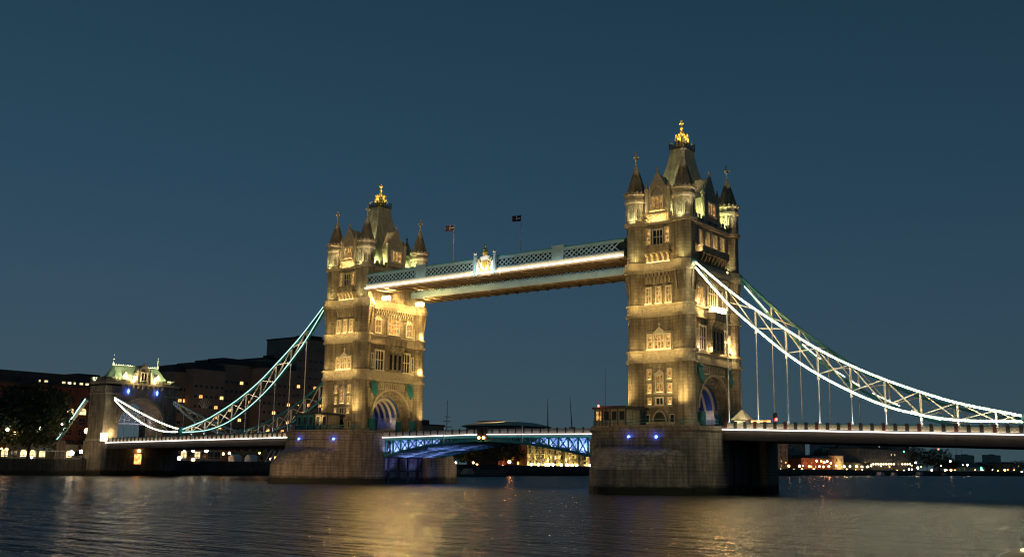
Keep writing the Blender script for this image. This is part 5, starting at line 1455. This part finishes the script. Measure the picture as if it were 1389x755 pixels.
LR = [(1040, 636, LAMPW, .5), (1047, 636, LAMPW, .8), (1049, 631.5, LAMPO, 1.1), (1059, 636, LAMPW, .5), (1070, 631.5, LAMPO, .95), (1077, 636, LAMPW, .4), (1084.5, 631.5, LAMPW, .9), (1088, 636, LAMPO, .7), (1098, 632, LAMPO, .9), (1104, 636, LAMPO, .7), (1108, 624.5, LAMPW, .8), (1114, 625, LAMPO, .7), (1118, 626.5, LAMPW, .8), (1122, 625, LAMPW, .8), (1127, 627.5, LAMPO, .8),
      (1111.5, 632, LAMPW, .7), (1117, 632.5, LAMPO, .8), (1124, 632, LAMPO, .8), (1145, 632, LAMPW, .95), (1153, 632, LAMPW, .8), (1162, 632, LAMPW, .9), (1169, 632.5, LAMPW, .8), (1177, 632.5, LAMPW, .8), (1149, 640, LAMPO, .6), (1242, 627, LAMPW, .9), (1245, 634, LAMPW, 1.1), (1233, 636, LAMPW, .8), (1237, 636, LAMPW, .6), (1264, 637, LAMPW, .9), (1282, 637, LAMPW, 1.0), (1290, 637, LAMPO, 1.2), (1289, 625, LAMPW, 1.0), (1312, 630, LAMPW, 1.1), (1331, 634, LAMPG, 1.1), (1331, 636.5, LAMPG, 1.0), (1363, 637, LAMPO, 1.3), (1382, 641, LAMPG, 1.2), (1386, 640, LAMPW, 1.2), (1388.5, 642, LAMPR, 1.4), (1314, 641, LAMPW, 1.0), (1226, 612, LAMPG, .7)]
nm = {'lamp_white': 'white', 'lamp_orange': 'orange', 'lamp_red': 'red', 'lamp_green': 'green'}
refs = ['beside the right pier', 'before the dark warehouse row', 'on the orange wharf', 'before the cream house', 'by the stepped flats', 'below the poplars', 'by the marina', 'near the right edge']
cnt = {}
for px, py, mt, r_ in LR:
    k = 0 if px < 1050 else 1 if px < 1086 else 2 if px < 1130 else 3 if px < 1165 else 4 if px < 1240 else 5 if px < 1295 else 6 if px < 1340 else 7
    lb = nm[mt.name] + (' lamp high up ' if py < 630 else ' lamp low down ') + refs[k]
    lamp(px, py, -152, mt, lb, lb.replace('lamp', 'lamps'), r_ * .85)


rnd = random.Random(3)
for i in range(30):
    px = 1042 + i * 11.6 + rnd.uniform(-3, 3); low = rnd.random() < .7
    lamp(px, rnd.uniform(635.5, 638) if low else rnd.uniform(629, 633), -149, LAMPO if rnd.random() < .6 else LAMPW, 'tiny quayside lamp in the scattered row on the far right bank', 'tiny quayside lamps on the far right bank', .42)


# ------------------------------------------------------------------ boats
def boat(x, y, ln, label, rz=0, hull=WHITE, group=None, cab=WHITE):
    t = local('moored_boat', label, 'boat', (x, y, 0), rz, group)
    rings = []
    for f, wd in ((0, .75), (.15, .95), (.5, 1), (.8, .8), (.95, .35), (1, .03)):
        X_ = (f - .5) * ln; w_ = ln * .16 * wd; s = .25 * f * f
        rings.append([(X_, -w_ * .7, -.3), (X_, w_ * .7, -.3), (X_, w_, ln * .07 + s), (X_, -w_, ln * .07 + s)])
    a = MB(); a.loft(rings); a.build('hull', hull, t)
    a = MB(); a.box(-ln * .3, ln * .15, -ln * .1, ln * .1, ln * .07, ln * .07 + 1.7); a.box(-ln * .33, ln * .18, -ln * .115, ln * .115, ln * .07 + 1.702, ln * .07 + 1.85); c = a.build('cabin', cab, t)
    a = MB(); a.box(-ln * .27, ln * .12, -ln * .103, ln * .103, ln * .07 + .7, ln * .07 + 1.3); a.build('window', GLASSD, t)
    return t


for px, X, ln, lb in ((1195, -132, 15, 'white cabin boat moored below the stepped flats'), (1213, -132, 11, 'small white boat moored right of the cabin boat'), (1248, -133, 16, 'grey boat moored below the tall tree'), (1281, -134, 14, 'dark boat moored below the poplars'), (1320, -138, 18, 'long dark boat moored by the marina')):
    p = hit(px, 643, X); boat(X, p.y, ln, lb, R(90), WHITE if 'white' in lb else HULL, 'boats moored at the far bank', WHITE if 'dark' not in lb else CONC)
# pale launch whose rounded cabin top shows in the bottom right corner
t = local('river_launch', 'pale rounded launch roof cut by the bottom right corner', 'boat', (126.1, -131.0, 0), R(82))
rings = []
for f in [i / 10 for i in range(11)]:
    x = -4.5 + f * 9; k = max(.05, 1 - (abs(f - .5) * 2) ** 3)
    rings.append([(x, math.cos(math.pi * j / 10) * 2.2 * k ** .5, .9 + math.sin(math.pi * j / 10) * .95 * k) for j in range(11)])
a = MB(); a.loft(rings); a.build('roof', RENDER_, t, off=(0, 0, 0), smooth=True)
a = MB(); rr = []
for f, wd in ((0, .8), (.2, 1), (.6, 1), (.85, .7), (1, .05)):
    X_ = -5.5 + 11 * f; rr.append([(X_, -1.3 * wd, -.4), (X_, 1.3 * wd, -.4), (X_, 1.9 * wd, .88), (X_, -1.9 * wd, .88)])
a.loft(rr); a.build('hull', WHITE, t)
for x in (-2.2, -1.0):
    a = MB(); a.box(x - .3, x + .3, .55, .75, 1.66, 1.74); a.build('roof_lamp', PANEY, t)
light('POINT', (124.0, -132.5, 3.6), 40, (1, .85, .5), None, None, .2)
